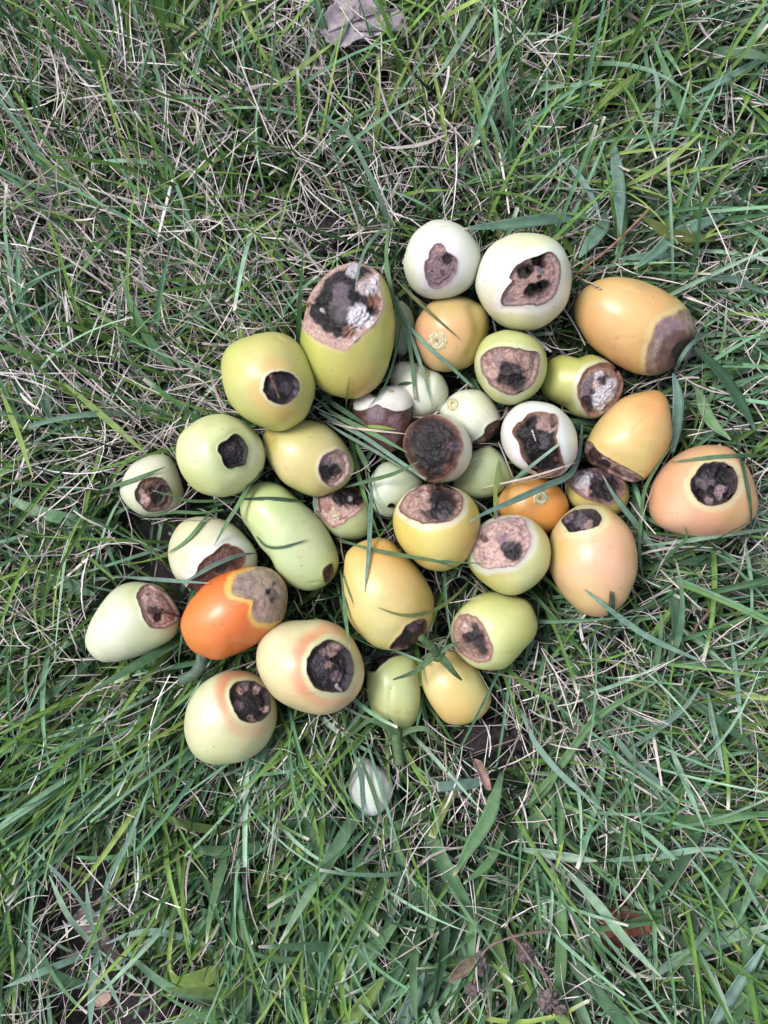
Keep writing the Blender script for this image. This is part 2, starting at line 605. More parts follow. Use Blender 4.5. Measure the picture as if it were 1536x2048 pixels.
        # cracks / fibres follow the wrinkles
        col = mixc(col, lin(PAL['dark']), np.clip(ridge * .9 + rot.get('ringamp', .4) * .6 * sstep(0.5, 0.95, -ringn * 0.6 - radn * 0.5), 0, 1) * sstep(1.0, .92, t2) * rot.get('crack', 0.45))
        for (t0, t1, cc, k, *ad) in rot.get('bands', ()):
            if ad:      # widest towards one side
                t0 = t0 + (0.955 - t0) * (0.5 - 0.5 * np.cos(th - math.radians(ad[0])))
            m = sstep(t0 - 0.05, t0 + 0.05, t2 + 0.05 * nz) * (1 - sstep(t1 - 0.05, t1 + 0.05, t2 + 0.05 * nz)) * k
            col = mixc(col, lin(PAL[cc]), m)
        for sp in rot.get('spots', ()):        # browned margin round the black parts
            r = sp[2] / sc
            if sp[3] in ('black', 'dark') and r > 7 and rot.get('base', 'tan') not in ('dark', 'choc'):
                X, Y = T(sp[0], sp[1])
                d = np.hypot(wx - X, wy - Y) + .3 * r * fbm(P0 * 300, seed + 78, 2)
                col = mixc(col, lin(PAL['brown']), (1 - sstep(r * .85, r * 1.5, d)) * .55)
        for sp in rot.get('spots', ()):
            x, y, r, cc = sp[:4]
            X, Y = T(x, y)
            r = r / sc
            d = np.hypot(wx - X, wy - Y)
            m = 1 - sstep(r * 0.72, r * 1.08, d + 0.22 * r * fbm(P0 * 420, seed + 77, 3))
            k = sp[4] if len(sp) > 4 else 0.95
            col = mixc(col, lin(PAL[cc]), m * k)
            if cc in ('black', 'dark') and k > 0.8:
                disp -= 0.0011 * m * rot.get('pit', 1.0)
            if cc == 'white':
                disp += m * (0.0007 + 0.0006 * fbm(P0 * 800, seed + 5, 2))
                col = mixc(col, lin(PAL['grey']), m * sstep(0.12, 0.5, fbm(P0 * 620, seed + 55, 3)) * 0.75)
        fl = rot.get('fleck', 0.5) * 0.75
        col = mixc(col, lin(PAL['mauve']), sstep(0.30, 0.62, fbm(P0 * 500, seed + 41, 3)) * fl * 0.7 * sstep(1, .85, t2))
        col = mixc(col, lin(PAL['black']), sstep(0.30, 0.62, fbm(P0 * 430, seed + 43, 3)) * fl * sstep(1, .85, t2))
        edge = rot.get('edge', 'choc')
        if edge:
            col = mixc(col, lin(PAL[edge]), sstep(0.93, 1.0, t2) * 0.8)
        if 'soft' in rot:
            cc, t0 = rot['soft']
            col = mixc(col, skincol(cc), sstep(t0, 1.0, t2 + 0.03 * nz))
        P = P0 + N * disp[..., None]
        obj("rot_patch", make_mesh("rot_patch", P, grid_faces(NR, NC, True), col), M_STAIN if rot.get('stain') else M_ROT, root)
    # ---- corky stem scar
    if scar is not None:
        x, y, r = scar[:3]
        X, Y = T(x, y)
        r = r / sc
        K, R = 40, 14
        a = np.linspace(0, 2 * math.pi, K, endpoint=False)
        rr = 1 + 0.16 * fbm(np.stack([np.cos(a) * 1.5, np.sin(a) * 1.5, 0 * a + seed], -1), 5, 2)
        asp = scar[3] if len(scar) > 3 else 1.0
        t = np.linspace(0.02, 1, R)[:, None]
        gx = X + r * t * (rr * np.cos(a))[None]
        gy = Y + r * asp * t * (rr * np.sin(a))[None]
        n, _ = B.dirs(gx, gy)
        P0 = B.surf(n)
        N = B.normal(n)
        ring = np.sin(t * 15 + 5 * fbm(P0 * 420, seed, 3))
        dsp = 0.0005 * (1 - sstep(0.75, 1.0, t + 0 * gx)) + 0.00012 * ring * (1 - sstep(0.8, 1, t)) - 0.0008 * np.exp(-(t / 0.22) ** 2) - 0.0001
        col = np.broadcast_to(lin((206, 200, 150)), P0.shape).copy()
        col = mixc(col, lin((232, 226, 196)), sstep(0.0, 0.8, ring) * 0.7)
        col = mixc(col, lin((160, 150, 104)), sstep(0.1, 0.9, -ring) * 0.4)
        col = mixc(col, lin((146, 112, 70)), np.exp(-(t / 0.2) ** 2) + 0 * gx)
        col = mixc(col, lin(base), sstep(0.85, 1.0, t + 0.12 * fbm(P0 * 600, seed, 2)) * 0.5)
        obj("stem_scar", make_mesh("stem_scar", P0 + N * dsp[..., None], grid_faces(R, K, True), col), M_ROT, root)
    return root, B

def bm_fix_cap(me, nc):
    """close the little ring at the top of a fruit that has no rot patch"""
    import bmesh
    bm = bmesh.new()
    bm.from_mesh(me)
    bm.verts.ensure_lookup_table()
    v = bm.verts[len(bm.verts) - 1]
    for i in range(nc):
        f = bm.faces.new((bm.verts[(i + 1) % nc], bm.verts[i], v))
        f.smooth = True
    bm.normal_update()
    bm.to_mesh(me)
    bm.free()

W_HALO = ((236, 236, 224), 0, 22, 0.75)
G_HALO = ((196, 208, 160), 0, 15, 0.7)

# upper right of the heap
build_tomato("pale white-green tomato with a small pinkish brown rot spot, topmost of the heap", 1,
    [(1130,78),(1250,95),(1370,165),(1450,290),(1468,400),(1440,510),(1370,600),(1250,665),(1120,685),(1000,650),(920,570),(875,440),(890,330),(940,210),(1030,115)],
    (214,222,190), [(1130,380,330,(226,230,212),.8),(900,560,160,(196,206,150),.7)], hf=1.05, lift=.012, seed=1,
    rot=dict(poly=[(1070,325),(1110,270),(1150,258),(1185,280),(1200,320),(1260,360),(1285,400),(1280,460),(1240,530),(1180,580),(1130,600),(1075,585),(1050,530),(1035,460),(1035,400),(1065,375)],
             depth=.7, rough=.35, base='mauve', mottle='brown', mott=.45, crack=.25, fleck=.2, halo=[((226,222,222),0,24,.8)], edge='mauve',
             spots=[(1220,370,48,'dark'),(1150,380,38,'choc',.6),(1165,480,26,'choc',.6),(1090,470,16,'dark',.7),(1060,520,40,'purple',.5),(1140,290,34,'tan',.6)]))
build_tomato("large cream tomato with two black holes in its tan rot patch", 2,
    [(380,110),(470,118),(560,150),(620,210),(655,290),(672,380),(660,480),(630,570),(560,650),(470,705),(370,725),(270,705),(180,650),(110,570),(70,480),(65,410),(90,310),(140,220),(210,160),(290,120)],
    (222,222,172), [(360,560,200,(224,218,180),.6),(150,400,200,(230,232,206),.8),(330,660,170,(212,208,140),.7)], hf=1.08, lift=.012, seed=2,
    rot=dict(poly=[(490,245),(530,232),(575,265),(595,330),(590,400),(575,470),(540,525),(470,560),(400,560),(330,565),(270,570),(230,555),(235,500),(265,450),(300,410),(280,395),(310,330),(370,290),(440,265)],
             depth=1.6, rough=.5, base='tan', mottle='mauve', fleck=.12, crack=.3, pit=2.6, halo=[((238,236,222),0,26,.85)],
             bands=[(.80,.97,'mauve',.5)], spots=[(370,355,50,'black'),(415,320,34,'black'),(470,275,44,'black'),(505,300,30,'black'),(480,335,36,'grey'),(470,385,22,'choc'),(425,485,56,'black'),(475,470,48,'black'),(515,450,44,'black'),(470,440,18,'grey',.7),(270,540,50,'mauve',.7)]))
build_tomato("big orange egg-shaped tomato whose far end has gone smooth brown", 2,
    [(950,382),(1060,392),(1170,430),(1280,490),(1380,560),(1430,630),(1450,720),(1445,790),(1400,870),(1330,940),(1260,990),(1180,1010),(1090,1000),(980,960),(870,890),(780,820),(720,740),(685,650),(685,560),(720,480),(790,420),(870,390)],
    (224,162,84), [(760,520,170,(202,170,80),.8),(1000,440,200,(212,164,82),.7),(850,760,190,(232,160,84),.8),(1000,620,240,(236,184,116),.7),(1120,960,120,(214,180,86),.8),(1340,580,90,(206,172,92),.7)], hf=1.0, lift=.006, seed=3,
    rot=dict(poly=[(1385,580),(1300,615),(1215,650),(1178,720),(1152,800),(1125,900),(1122,960),(1150,1010),(1240,1010),(1350,950),(1440,850),(1470,740),(1445,650)], c=(1330,800),
             depth=.25, rim=.5, rough=.2, stain=1, base='gtan', mottle='brown', mott=.5, crack=.3, fleck=.05, ragged=1.2, lip=.05, edge=None, wrinkle=.12, rings=12, soft=((222,190,120),.90),
             halo=[((222,196,128),0,14,.8)], bands=[(.74,1.1,'wood',.6)],
             spots=[(1260,720,90,'mauve',.75),(1340,700,60,'mauve',.6),(1330,830,110,'brown',.8),(1270,920,90,'brown',.7),(1400,800,80,'brown',.7),(1385,870,84,'dark',.92),(1420,800,50,'choc',.85),(1320,930,50,'choc',.5)]))
build_tomato("yellow-orange tomato showing its pale round stem scar, tucked under two white tomatoes", 1,
    [(1180,668),(1290,655),(1400,680),(1490,740),(1535,830),(1530,960),(1480,1080),(1400,1190),(1280,1230),(1190,1243),(1080,1215),(1000,1140),(950,1040),(945,960),(970,850),(1020,770),(1090,705)],
    (196,176,92), [(1050,960,210,(236,164,112),1),(1250,960,200,(230,176,108),.8),(1200,740,120,(204,178,92),.7),(1480,960,100,(196,166,62),.9)], hf=.95, lift=0, seed=4,
    grooves=[([(1410,740),(1450,880),(1440,1000),(1380,1130)],50,1.3)], dents=[(1125,1010,110,1.2)], scar=(1125,1010,78))
build_tomato("sliver of white tomato wedged beside the biggest yellow-green tomato", 1,
    [(860,690),(930,740),(965,850),(968,960),(930,1070),(870,1130),(800,1090),(760,980),(760,850),(800,740)],
    (196,206,168), hf=.8, lift=0, seed=5)
build_tomato("smooth ivory tomato with puckered shoulder, lying below the yellow-orange one with a scar", 3,
    [(470,10),(600,20),(700,65),(790,130),(828,230),(815,330),(760,400),(680,440),(570,460),(470,420),(400,280),(375,150),(410,50)],
    (218,222,188), [(560,300,200,(228,230,206),.6)], hf=.95, lift=-.001, seed=6, dents=[(672,95,50,2.0)],
    grooves=[([(672,95),(700,160),(690,230)],22,.9),([(640,90),(560,60),(480,80)],24,.7)], scar=(668,92,34))
build_tomato("white tomato whose lower half is wet purple-brown, behind crossing grass blades", 3,
    [(200,235),(255,245),(300,215),(370,200),(470,210),(540,260),(570,340),(560,430),(530,560),(500,650),(430,700),(330,720),(240,700),(190,620),(140,520),(95,400),(98,330),(135,265)],
    (226,222,206), [(200,300,120,(236,232,222),.7)], hf=1.0, lift=.006, seed=7, dents=[(262,235,46,2.2)],
    grooves=[([(262,240),(330,300),(440,340)],26,.6)],
    rot=dict(poly=[(80,380),(150,392),(220,372),(290,345),(340,372),(400,388),(470,395),(525,375),(590,340),(600,450),(560,600),(500,720),(380,760),(230,740),(140,600),(80,480)], c=(340,580),
             depth=.15, rim=.3, rough=.35, stain=1, base='brown', mottle='mauve', mott=.7, crack=.35, fleck=.1, ragged=2.5, lip=.02, edge='choc',
             bands=[(.7,.97,'choc',.35)], spots=[(280,420,75,'purple',.65),(430,470,60,'mauve',.45),(390,600,70,'mauve',.4),(250,640,60,'choc',.7),(500,600,60,'choc',.6)]),
    scar=(395,238,24,.6))
build_tomato("ivory tomato with a corky split scar on its shoulder and a brown lower corner", 3,
    [(960,222),(1060,222),(1140,270),(1200,350),(1240,440),(1235,520),(1190,590),(1100,645),(1020,660),(940,620),(860,520),(780,430),(750,400),(790,330),(850,270),(900,240)],
    (218,222,186), [(1000,440,200,(230,232,210),.7),(1120,300,120,(206,214,160),.6)], hf=.98, lift=.002, seed=8, dents=[(850,350,50,1.4)],
    grooves=[([(800,390),(850,340),(900,300),(960,270)],20,.9)],
    rot=dict(poly=[(1215,465),(1150,490),(1115,530),(1100,575),(1030,625),(1015,670),(1120,670),(1220,610),(1270,530),(1255,470)], c=(1170,575),
             depth=.5, base='brown', mottle='tan', mott=.5, crack=.4, fleck=.25, edge='choc', spots=[(1190,580,50,'dark',.7),(1090,625,40,'tan',.6)]),
    scar=(862,338,58,1.0))
build_tomato("cream tomato with a wide cracked black and brown face in the middle of the heap", 3,
    [(740,415),(830,425),(920,480),(990,570),(1018,660),(1005,760),(960,850),(890,915),(800,945),(700,942),(600,880),(540,800),(490,700),(485,620),(510,540),(560,480),(650,430)],
    (216,208,176), [(960,640,120,(222,220,190),.7)], hf=1.1, lift=.013, seed=9,
    rot=dict(poly=[(700,418),(780,440),(850,480),(910,550),(942,630),(940,700),(908,750),(890,820),(830,885),(760,925),(690,932),(640,895),(575,830),(520,765),(490,690),(490,610),(530,520),(600,450)],
             depth=1.0, rim=.2, rough=.55, base='choc', mottle='dark', mott=.7, crack=.9, fleck=.12, wrinkle=.9, spokes=44, rings=10, edge='rust', bands=[(.86,1.1,'brown',.7)],
             spots=[(890,660,56,'purple',.6),(540,700,50,'wood',.35),(620,620,120,'dark',.9),(740,550,100,'dark',.9),(700,640,125,'black',.85),(720,780,110,'dark',.95),(600,720,60,'dark',.7),(640,480,60,'dark',.8),(700,740,60,'black',.7),(750,770,26,'grey',.35),(830,850,50,'rust',.35)],
             halo=[((214,196,170),0,14,.7)]))
build_tomato("lime green tomato with a netted tan face and black middle", 2,
    [(270,722),(370,730),(450,770),(500,840),(518,930),(500,1030),(450,1110),(370,1170),(290,1195),(200,1180),(120,1110),(70,1010),(58,920),(80,840),(130,770),(200,735)],
    (188,200,106), [(290,760,140,(196,206,124),.6),(250,1150,160,(196,204,120),.6)], hf=1.1, lift=.010, seed=10,
    rot=dict(poly=[(200,830),(280,830),(370,850),(440,858),(466,890),(460,950),(440,1030),(380,1090),(310,1125),(240,1110),(170,1070),(120,1000),(100,940),(110,890),(150,850)],
             depth=1.3, rough=.5, base='tan', mottle='mauve', mott=.5, crack=.6, fleck=.2, rings=40, spokes=36, wrinkle=.3, edge='brown',
             halo=[((214,216,170),0,13,.7)], spots=[(440,880,30,'grey',.8),(170,990,40,'pink',.6),(290,1010,98,'dark'),(250,960,48,'dark',.9),(330,1060,62,'black',.9),(215,1050,34,'black',.9),(335,985,20,'grey',.7),(200,900,46,'grey',.5)]))
build_tomato("small green pear-shaped tomato with white mould on its end", 2,
    [(610,870),(700,884),(790,872),(880,900),(950,960),(988,1030),(985,1110),(940,1190),(870,1255),(790,1278),(700,1262),(640,1215),(560,1175),(490,1130),(472,1060),(490,980),(530,910)],
    (190,194,90), [(560,980,120,(180,182,70),.9),(700,1130,130,(196,200,110),.6)], hf=1.0, lift=.004, seed=11,
    grooves=[([(690,880),(650,960),(640,1050),(640,1200)],60,.8)],
    rot=dict(poly=[(870,930),(930,945),(975,1000),(990,1060),(965,1140),(910,1210),(840,1252),(780,1258),(735,1195),(708,1120),(712,1050),(750,980),(810,940)],
             depth=1.2, rough=.7, base='tan', mottle='brown', fleck=.15, crack=.3, edge='rust', halo=[((214,212,180),0,13,.9)], bands=[(.82,.98,'rust',.6)],
             spots=[(840,1100,125,'grey',.9),(880,1120,86,'white'),(850,1200,46,'white'),(930,1060,46,'white',.9),(850,1000,36,'white',.7),(830,1060,24,'pink',.8),(765,1180,44,'dark',.9),(870,1040,34,'black',.8),(800,1110,26,'dark',.8),(790,1220,24,'black',.7)]))
build_tomato("amber pear-shaped tomato with curled brown lips along its lower edge", 4,
    [(830,15),(900,2),(960,5),(1000,50),(1022,150),(1030,240),(1000,330),(940,420),(870,490),(800,490),(700,450),(600,400),(562,345),(558,300),(580,240),(640,150),(720,70),(780,30)],
    (220,178,92), [(950,60,110,(222,158,78),1),(720,250,130,(224,200,118),.7),(860,400,120,(218,194,106),.6)], hf=1.0, lift=.006, seed=12,
    grooves=[([(820,215),(880,150),(905,130)],9,.35)],
    rot=dict(poly=[(548,300),(588,275),(640,335),(720,385),(800,425),(868,472),(850,520),(760,500),(660,460),(570,420),(530,350)], c=(680,440),
             depth=1.6, rough=.5, base='pink', mottle='rust', mott=.6, crack=.6, rings=34, fleck=.1, edge='brown', spots=[(595,350,46,'choc'),(640,420,44,'dark',.85),(720,470,40,'choc',.7)]))
build_tomato("white tomato with a ragged black hollow ringed by thick white flesh", 4,
    [(300,55),(390,75),(460,130),(505,200),(522,280),(515,350),(480,410),(420,460),(340,472),(250,440),(170,390),(120,310),(108,240),(125,160),(170,95),(230,62)],
    (226,226,204), [(180,150,120,(234,234,222),.7)], hf=1.1, lift=.010, seed=13,
    rot=dict(poly=[(260,130),(330,120),(400,135),(415,180),(405,250),(420,310),(440,370),(447,420),(405,455),(340,462),(290,430),(250,390),(220,340),(205,280),(175,230),(190,190),(230,160)],
             depth=3.4, rough=1.0, base='dark', mottle='black', mott=.8, fleck=.3, edge='rust', halo=[((238,236,232),0,22,.8)], bands=[(.93,1.0,'wood',.7)],
             spots=[(280,260,70,'black',.9),(330,330,70,'black',.8),(300,390,60,'black',.9),(390,330,40,'black',.8),(350,160,55,'tan',.85),(310,180,26,'mauve',.7),(390,200,26,'pink',.6),(260,170,34,'black'),(330,280,60,'grey',.4),(350,400,60,'black'),(430,390,18,'rust',.7),(280,300,40,'black')]))
build_tomato("plain small green tomato with a fine dark scratch and no rot showing", 3,
    [(1130,660),(1200,690),(1280,770),(1332,860),(1335,920),(1280,985),(1190,1035),(1080,1060),(980,1045),(895,990),(870,900),(920,800),(1010,710)],
    (186,200,136), [(1150,760,160,(196,208,150),.6),(1260,900,90,(176,186,110),.6)], hf=.95, lift=0, seed=14, grooves=[([(980,828),(1060,762),(1105,775)],6,.4)])
build_tomato("plain pale green tomato with one tiny dark pit near its lower edge", 3,
    [(390,775),(480,805),(580,870),(640,940),(610,1010),(510,1110),(445,1185),(390,1215),(310,1190),(240,1130),(212,1040),(215,960),(250,870),(310,800)],
    (190,208,166), [(300,950,150,(206,220,186),.7)], hf=.95, lift=0, seed=15,
    rot=dict(poly=[(370,1118),(385,1106),(405,1106),(420,1116),(424,1130),(405,1136),(385,1134),(368,1130)], depth=1.6, funnel=.7, base='dark', mottle='black', edge='choc', ragged=.6, halo=[((150,170,100),0,10,.6)]))
build_tomato("small pale tomato with torn tan rot, half under the yellow tomato and long green one", 0,
    [(690,966),(722,982),(740,1010),(747,1040),(738,1066),(715,1079),(680,1077),(650,1057),(630,1030),(626,1000),(648,974)],
    (196,204,150), [(720,1060,40,(186,198,130),.7)], hf=.95, lift=0, seed=16,
    rot=dict(poly=[(636,985),(665,968),(700,966),(728,984),(732,1002),(722,1018),(702,1035),(668,1053),(645,1036),(628,1010)],
             depth=1.3, rough=.9, base='pink', mottle='rust', mott=.7, fleck=.25, crack=.5, edge='rust', spots=[(700,985,26,'dark'),(680,990,18,'black',.9),(722,996,12,'black',.9),(705,992,6,'white',.7),(665,1030,14,'cream',.5),(648,1012,14,'rust',.6)]))
build_tomato("golden yellow tomato with a round tan and black rot cap facing up, mid heap", 0,
    [(855,968),(885,970),(920,978),(948,1000),(961,1030),(960,1065),(948,1100),(925,1128),(890,1142),(855,1137),(820,1113),(798,1085),(787,1052),(790,1020),(808,990),(830,974)],
    (218,192,84), [(880,1080,60,(224,204,110),.7),(950,1090,40,(214,170,60),.8),(800,1060,40,(216,184,70),.7)], hf=1.12, lift=.008, seed=17,
    rot=dict(poly=[(860,969),(886,970),(907,978),(922,991),(925,1009),(918,1027),(901,1041),(873,1046),(847,1046),(826,1039),(805,1027),(799,1014),(805,1001),(818,986),(839,974)],
             depth=1.4, rough=.6, base='tan', mottle='rust', mott=.4, crack=.55, fleck=.2, rings=22, spokes=20, halo=[((226,218,184),0,17,.9)], edge='brown',
             spots=[(878,990,24,'dark'),(895,1000,26,'black',.9),(862,1016,24,'dark',.85),(885,1015,26,'dark',.9),(848,984,10,'pink',.8),(848,1005,14,'tan',.7),(864,1001,5,'grey',.9),(890,1028,16,'grey',.5)]))
build_tomato("bright orange tomato showing a pale star-shaped stem scar", 4,
    [(260,462),(320,462),(400,500),(452,560),(470,630),(450,690),(390,755),(300,770),(200,730),(115,670),(92,610),(115,550),(180,490)],
    (228,152,52), [(200,560,120,(232,168,84),.7),(420,620,90,(222,140,44),.7)], hf=.95, lift=0, seed=18, dents=[(325,572,60,1.0)], scar=(327,572,46))
build_tomato("small yellow tomato with a white and black mouldy top, half hidden under the peach one", 4,
    [(560,420),(640,413),(720,430),(780,490),(798,550),(785,620),(745,662),(680,680),(590,670),(510,630),(472,590),(458,530),(468,470),(510,435)],
    (206,186,92), [(760,630,70,(214,186,90),.7)], hf=.95, lift=.001, seed=19,
    rot=dict(poly=[(510,440),(570,420),(650,416),(720,438),(765,490),(770,540),(735,590),(680,608),(620,600),(560,577),(500,537),(482,490)],
             depth=.9, rough=.6, base='mauve', mottle='pink', mott=.5, fleck=.2, crack=.4, edge='rust', bands=[(.85,.97,'rust',.5)],
             spots=[(540,480,56,'white',.7),(580,450,30,'white',.6),(660,500,80,'dark'),(640,540,60,'black',.9),(710,500,50,'dark',.9),(700,560,40,'black',.8),(570,540,26,'pink',.7),(640,440,30,'grey',.6)]))
build_tomato("yellow-green tomato with a pink-tan scab and one black blotch", 0,
    [(1020,1028),(1050,1032),(1076,1048),(1096,1075),(1103,1105),(1097,1138),(1078,1165),(1050,1185),(1022,1192),(988,1182),(955,1155),(936,1128),(932,1100),(943,1068),(965,1045),(992,1032)],
    (206,206,108), [(1070,1130,60,(214,216,140),.7),(950,1140,50,(204,190,80),.8)], hf=1.1, lift=.010, seed=20,
    rot=dict(poly=[(957,1066),(980,1048),(1008,1039),(1035,1035),(1048,1039),(1054,1057),(1060,1076),(1056,1098),(1042,1120),(1024,1132),(994,1134),(971,1136),(949,1118),(947,1092)],
             depth=.9, rough=.6, base='pink', mottle='mauve', mott=.6, fleck=.08, crack=.45, rings=20, edge='mauve', halo=[((226,222,206),0,19,.9)],
             spots=[(1028,1104,21,'black'),(1014,1094,14,'dark',.9),(1040,1095,10,'dark',.9),(1000,1072,14,'mauve',.7),(1012,1082,20,'grey',.5),(965,1075,8,'dark',.6)]))
peach_root, peach_B = build_tomato("long peach tomato with a small dark oval hole near its top, spiky calyx below", 4,
    [(590,603),(650,610),(720,650),(780,710),(825,790),(845,890),(840,990),(800,1090),(740,1170),(660,1208),(590,1205),(520,1175),(440,1090),(385,990),(368,900),(375,780),(400,720),(450,660),(520,615)],
    (226,176,118), [(640,900,180,(234,180,134),.9),(420,840,80,(216,180,88),.9),(560,1150,120,(222,190,112),.7),(800,880,80,(220,166,100),.7),(620,640,100,(210,190,104),.8)], hf=1.0, lift=.008, seed=21,
    rot=dict(poly=[(500,648),(570,635),(625,650),(647,690),(625,725),(560,745),(490,758),(462,735),(438,690)],
             depth=2.2, rough=.9, base='dark', mottle='mauve', mott=.7, fleck=.4, halo=[((208,206,150),0,20,.85)], spots=[(540,690,44,'grey',.7),(580,700,30,'tan',.5),(510,735,22,'black')]))
build_tomato("big round peach tomato with a glistening black hole, outermost on the heap's right side", 4,
    [(1230,290),(1310,300),(1380,350),(1440,440),(1475,560),(1480,630),(1445,705),(1370,760),(1270,785),(1150,790),(1040,770),(950,730),(905,660),(903,590),(920,500),(970,410),(1050,340),(1140,300)],
    (228,162,116), [(980,560,130,(232,156,106),.8),(1250,320,100,(222,172,106),.6),(1060,690,110,(236,184,136),.8),(1400,680,110,(222,168,108),.7),(1350,620,90,(220,176,96),.7)], hf=1.05, lift=.006, seed=22,
    rot=dict(poly=[(1150,450),(1180,405),(1240,388),(1310,395),(1355,430),(1372,480),(1362,540),(1322,590),(1260,612),(1200,610),(1150,572),(1125,520),(1125,480)],
             depth=3.2, rough=1.3, base='dark', mottle='grey', mott=.6, fleck=.35, pit=2.0, halo=[((206,200,144),0,19,.9)],
             spots=[(1310,450,50,'black'),(1210,490,50,'grey',.6),(1160,560,34,'black'),(1250,530,30,'black'),(1300,520,34,'mauve',.9),(1285,560,30,'mauve',.9),(1220,595,26,'mauve',.8),(1340,560,24,'black'),(1155,470,20,'grey',.7)]))
# left half of the heap
build_tomato("biggest yellow-green tomato with a huge sunken black face and white mould", 1,
    [(480,405),(560,410),(650,450),(720,510),(765,600),(795,720),(808,850),(802,980),(790,1090),(750,1230),(690,1340),(600,1410),(510,1452),(420,1452),(330,1430),(240,1380),(160,1290),(110,1170),(82,1050),(80,950),(95,850),(115,740),(180,600),(300,470),(400,420)],
    (186,186,76), [(600,1360,190,(212,166,68),.9),(300,1250,180,(190,190,84),.6),(760,700,110,(200,190,80),.7),(640,1150,140,(198,198,94),.6)], hf=1.05, lift=.008, seed=23,
    rot=dict(poly=[(490,408),(560,418),(640,460),(680,530),(692,640),(715,720),(690,800),(630,890),(545,955),(495,1010),(430,1070),(340,1060),(230,1010),(130,930),(92,860),(115,745),(185,605),(285,495),(400,428)],
             depth=2.6, rim=.22, rough=.5, base='dark', mottle='black', mott=.7, crack=.4, rings=46, spokes=5, fleck=.12, wrinkle=.5, ringamp=1.0, edge='tan',
             halo=[((216,196,130),0,10,.8)], bands=[(.72,1.1,'pink',.92,115),(.80,.83,'rust',.5,115),(.88,.91,'rust',.45,115)],
             spots=[(400,640,120,'grey',.75),(370,560,60,'purple',.6),(400,790,80,'grey',.55),(255,620,56,'black',.95),(215,700,62,'black',.95),(210,800,66,'black',.97),(270,890,66,'black',.97),(350,945,50,'black',.97),(290,700,34,'grey',.5),(500,620,60,'black',.95),(520,720,50,'black',.85),(600,540,84,'pink',.9),(600,560,70,'white',.7),(665,520,40,'white',.8),(650,600,40,'white',.6),(540,790,108,'white',.95),(610,840,60,'white',.9),(500,880,60,'white',.6),(645,680,52,'rust',.8),(640,745,34,'black',.9),(675,790,30,'dark',.8),(460,930,60,'rust',.7),(510,1000,34,'white',.5),(205,740,20,'white',.5),(480,440,56,'white',.65)]))
build_tomato("big round yellow tomato with a neat dark hole and a twig lying in it", 5,
    [(950,73),(1050,80),(1140,120),(1210,210),(1250,310),(1267,400),(1250,500),(1200,600),(1110,665),(1030,685),(930,665),(830,610),(750,530),(705,430),(685,310),(690,230),(730,160),(820,105)],
    (198,198,98), [(880,320,170,(220,204,122),.8),(780,220,140,(192,196,90),.7),(1060,560,110,(220,188,84),.7)], hf=1.08, lift=.014, seed=24, grooves=[([(1020,100),(1060,125),(1120,150)],9,.5)],
    rot=dict(poly=[(1050,317),(1110,330),(1150,370),(1163,410),(1142,460),(1090,507),(1040,515),(985,492),(950,440),(945,400),(965,350),(1000,325)],
             depth=1.9, rough=.35, base='dark', mottle='purple', mott=.7, fleck=.25, crack=.2, halo=[((224,176,90),8,40,.75,170),((224,214,170),0,9,.9)], spots=[(1090,420,50,'grey',.55),(1000,400,34,'purple',.5),(1040,480,30,'black',.5)]))
build_tomato("pale lime tomato with a small ragged pitch-black hole in a greenish hollow", 5,
    [(670,575),(760,590),(850,640),(930,730),(958,820),(942,910),(890,990),(810,1050),(720,1085),(640,1085),(540,1050),(470,980),(420,880),(408,800),(430,710),(490,640),(580,590)],
    (206,212,136), [(560,840,170,(218,222,168),.8),(880,820,110,(222,220,186),.8),(700,660,120,(206,214,140),.6),(500,1000,130,(204,204,118),.7)], hf=1.08, lift=.009, seed=25,
    rot=dict(poly=[(760,700),(800,705),(835,750),(850,790),(845,850),(830,890),(780,902),(740,912),(705,890),(688,840),(662,800),(680,755),(720,735)],
             depth=1.8, funnel=1.2, rough=1.1, base='dark', mottle='black', mott=.9, fleck=.35, halo=[((176,194,120),0,16,.8)], edge='black', spots=[(760,780,26,'grey',.5),(740,850,60,'black',.6)]))
build_tomato("small white tomato with a brown broken-crusted hole, leftmost of the upper row", 5,
    [(290,825),(350,835),(400,890),(440,990),(456,1070),(432,1140),(370,1190),(280,1210),(200,1205),(120,1160),(70,1090),(62,1020),(90,940),(150,880),(220,840)],
    (208,214,172), [(160,960,110,(220,224,194),.7),(420,1050,60,(198,200,130),.8)], hf=1.0, lift=.001, seed=26,
    rot=dict(poly=[(265,965),(320,975),(360,1020),(380,1080),(362,1140),(310,1170),(240,1177),(190,1140),(155,1080),(165,1030),(200,985)],
             depth=1.5, rough=1.0, base='brown', mottle='dark', mott=.8, fleck=.4, edge='choc', spots=[(210,1115,40,'pink',.9),(185,1060,26,'tan',.8),(290,1100,46,'black'),(340,1050,40,'dark',.9),(255,1040,26,'dark'),(295,1030,18,'grey',.9),(240,1000,26,'rust',.6)]))
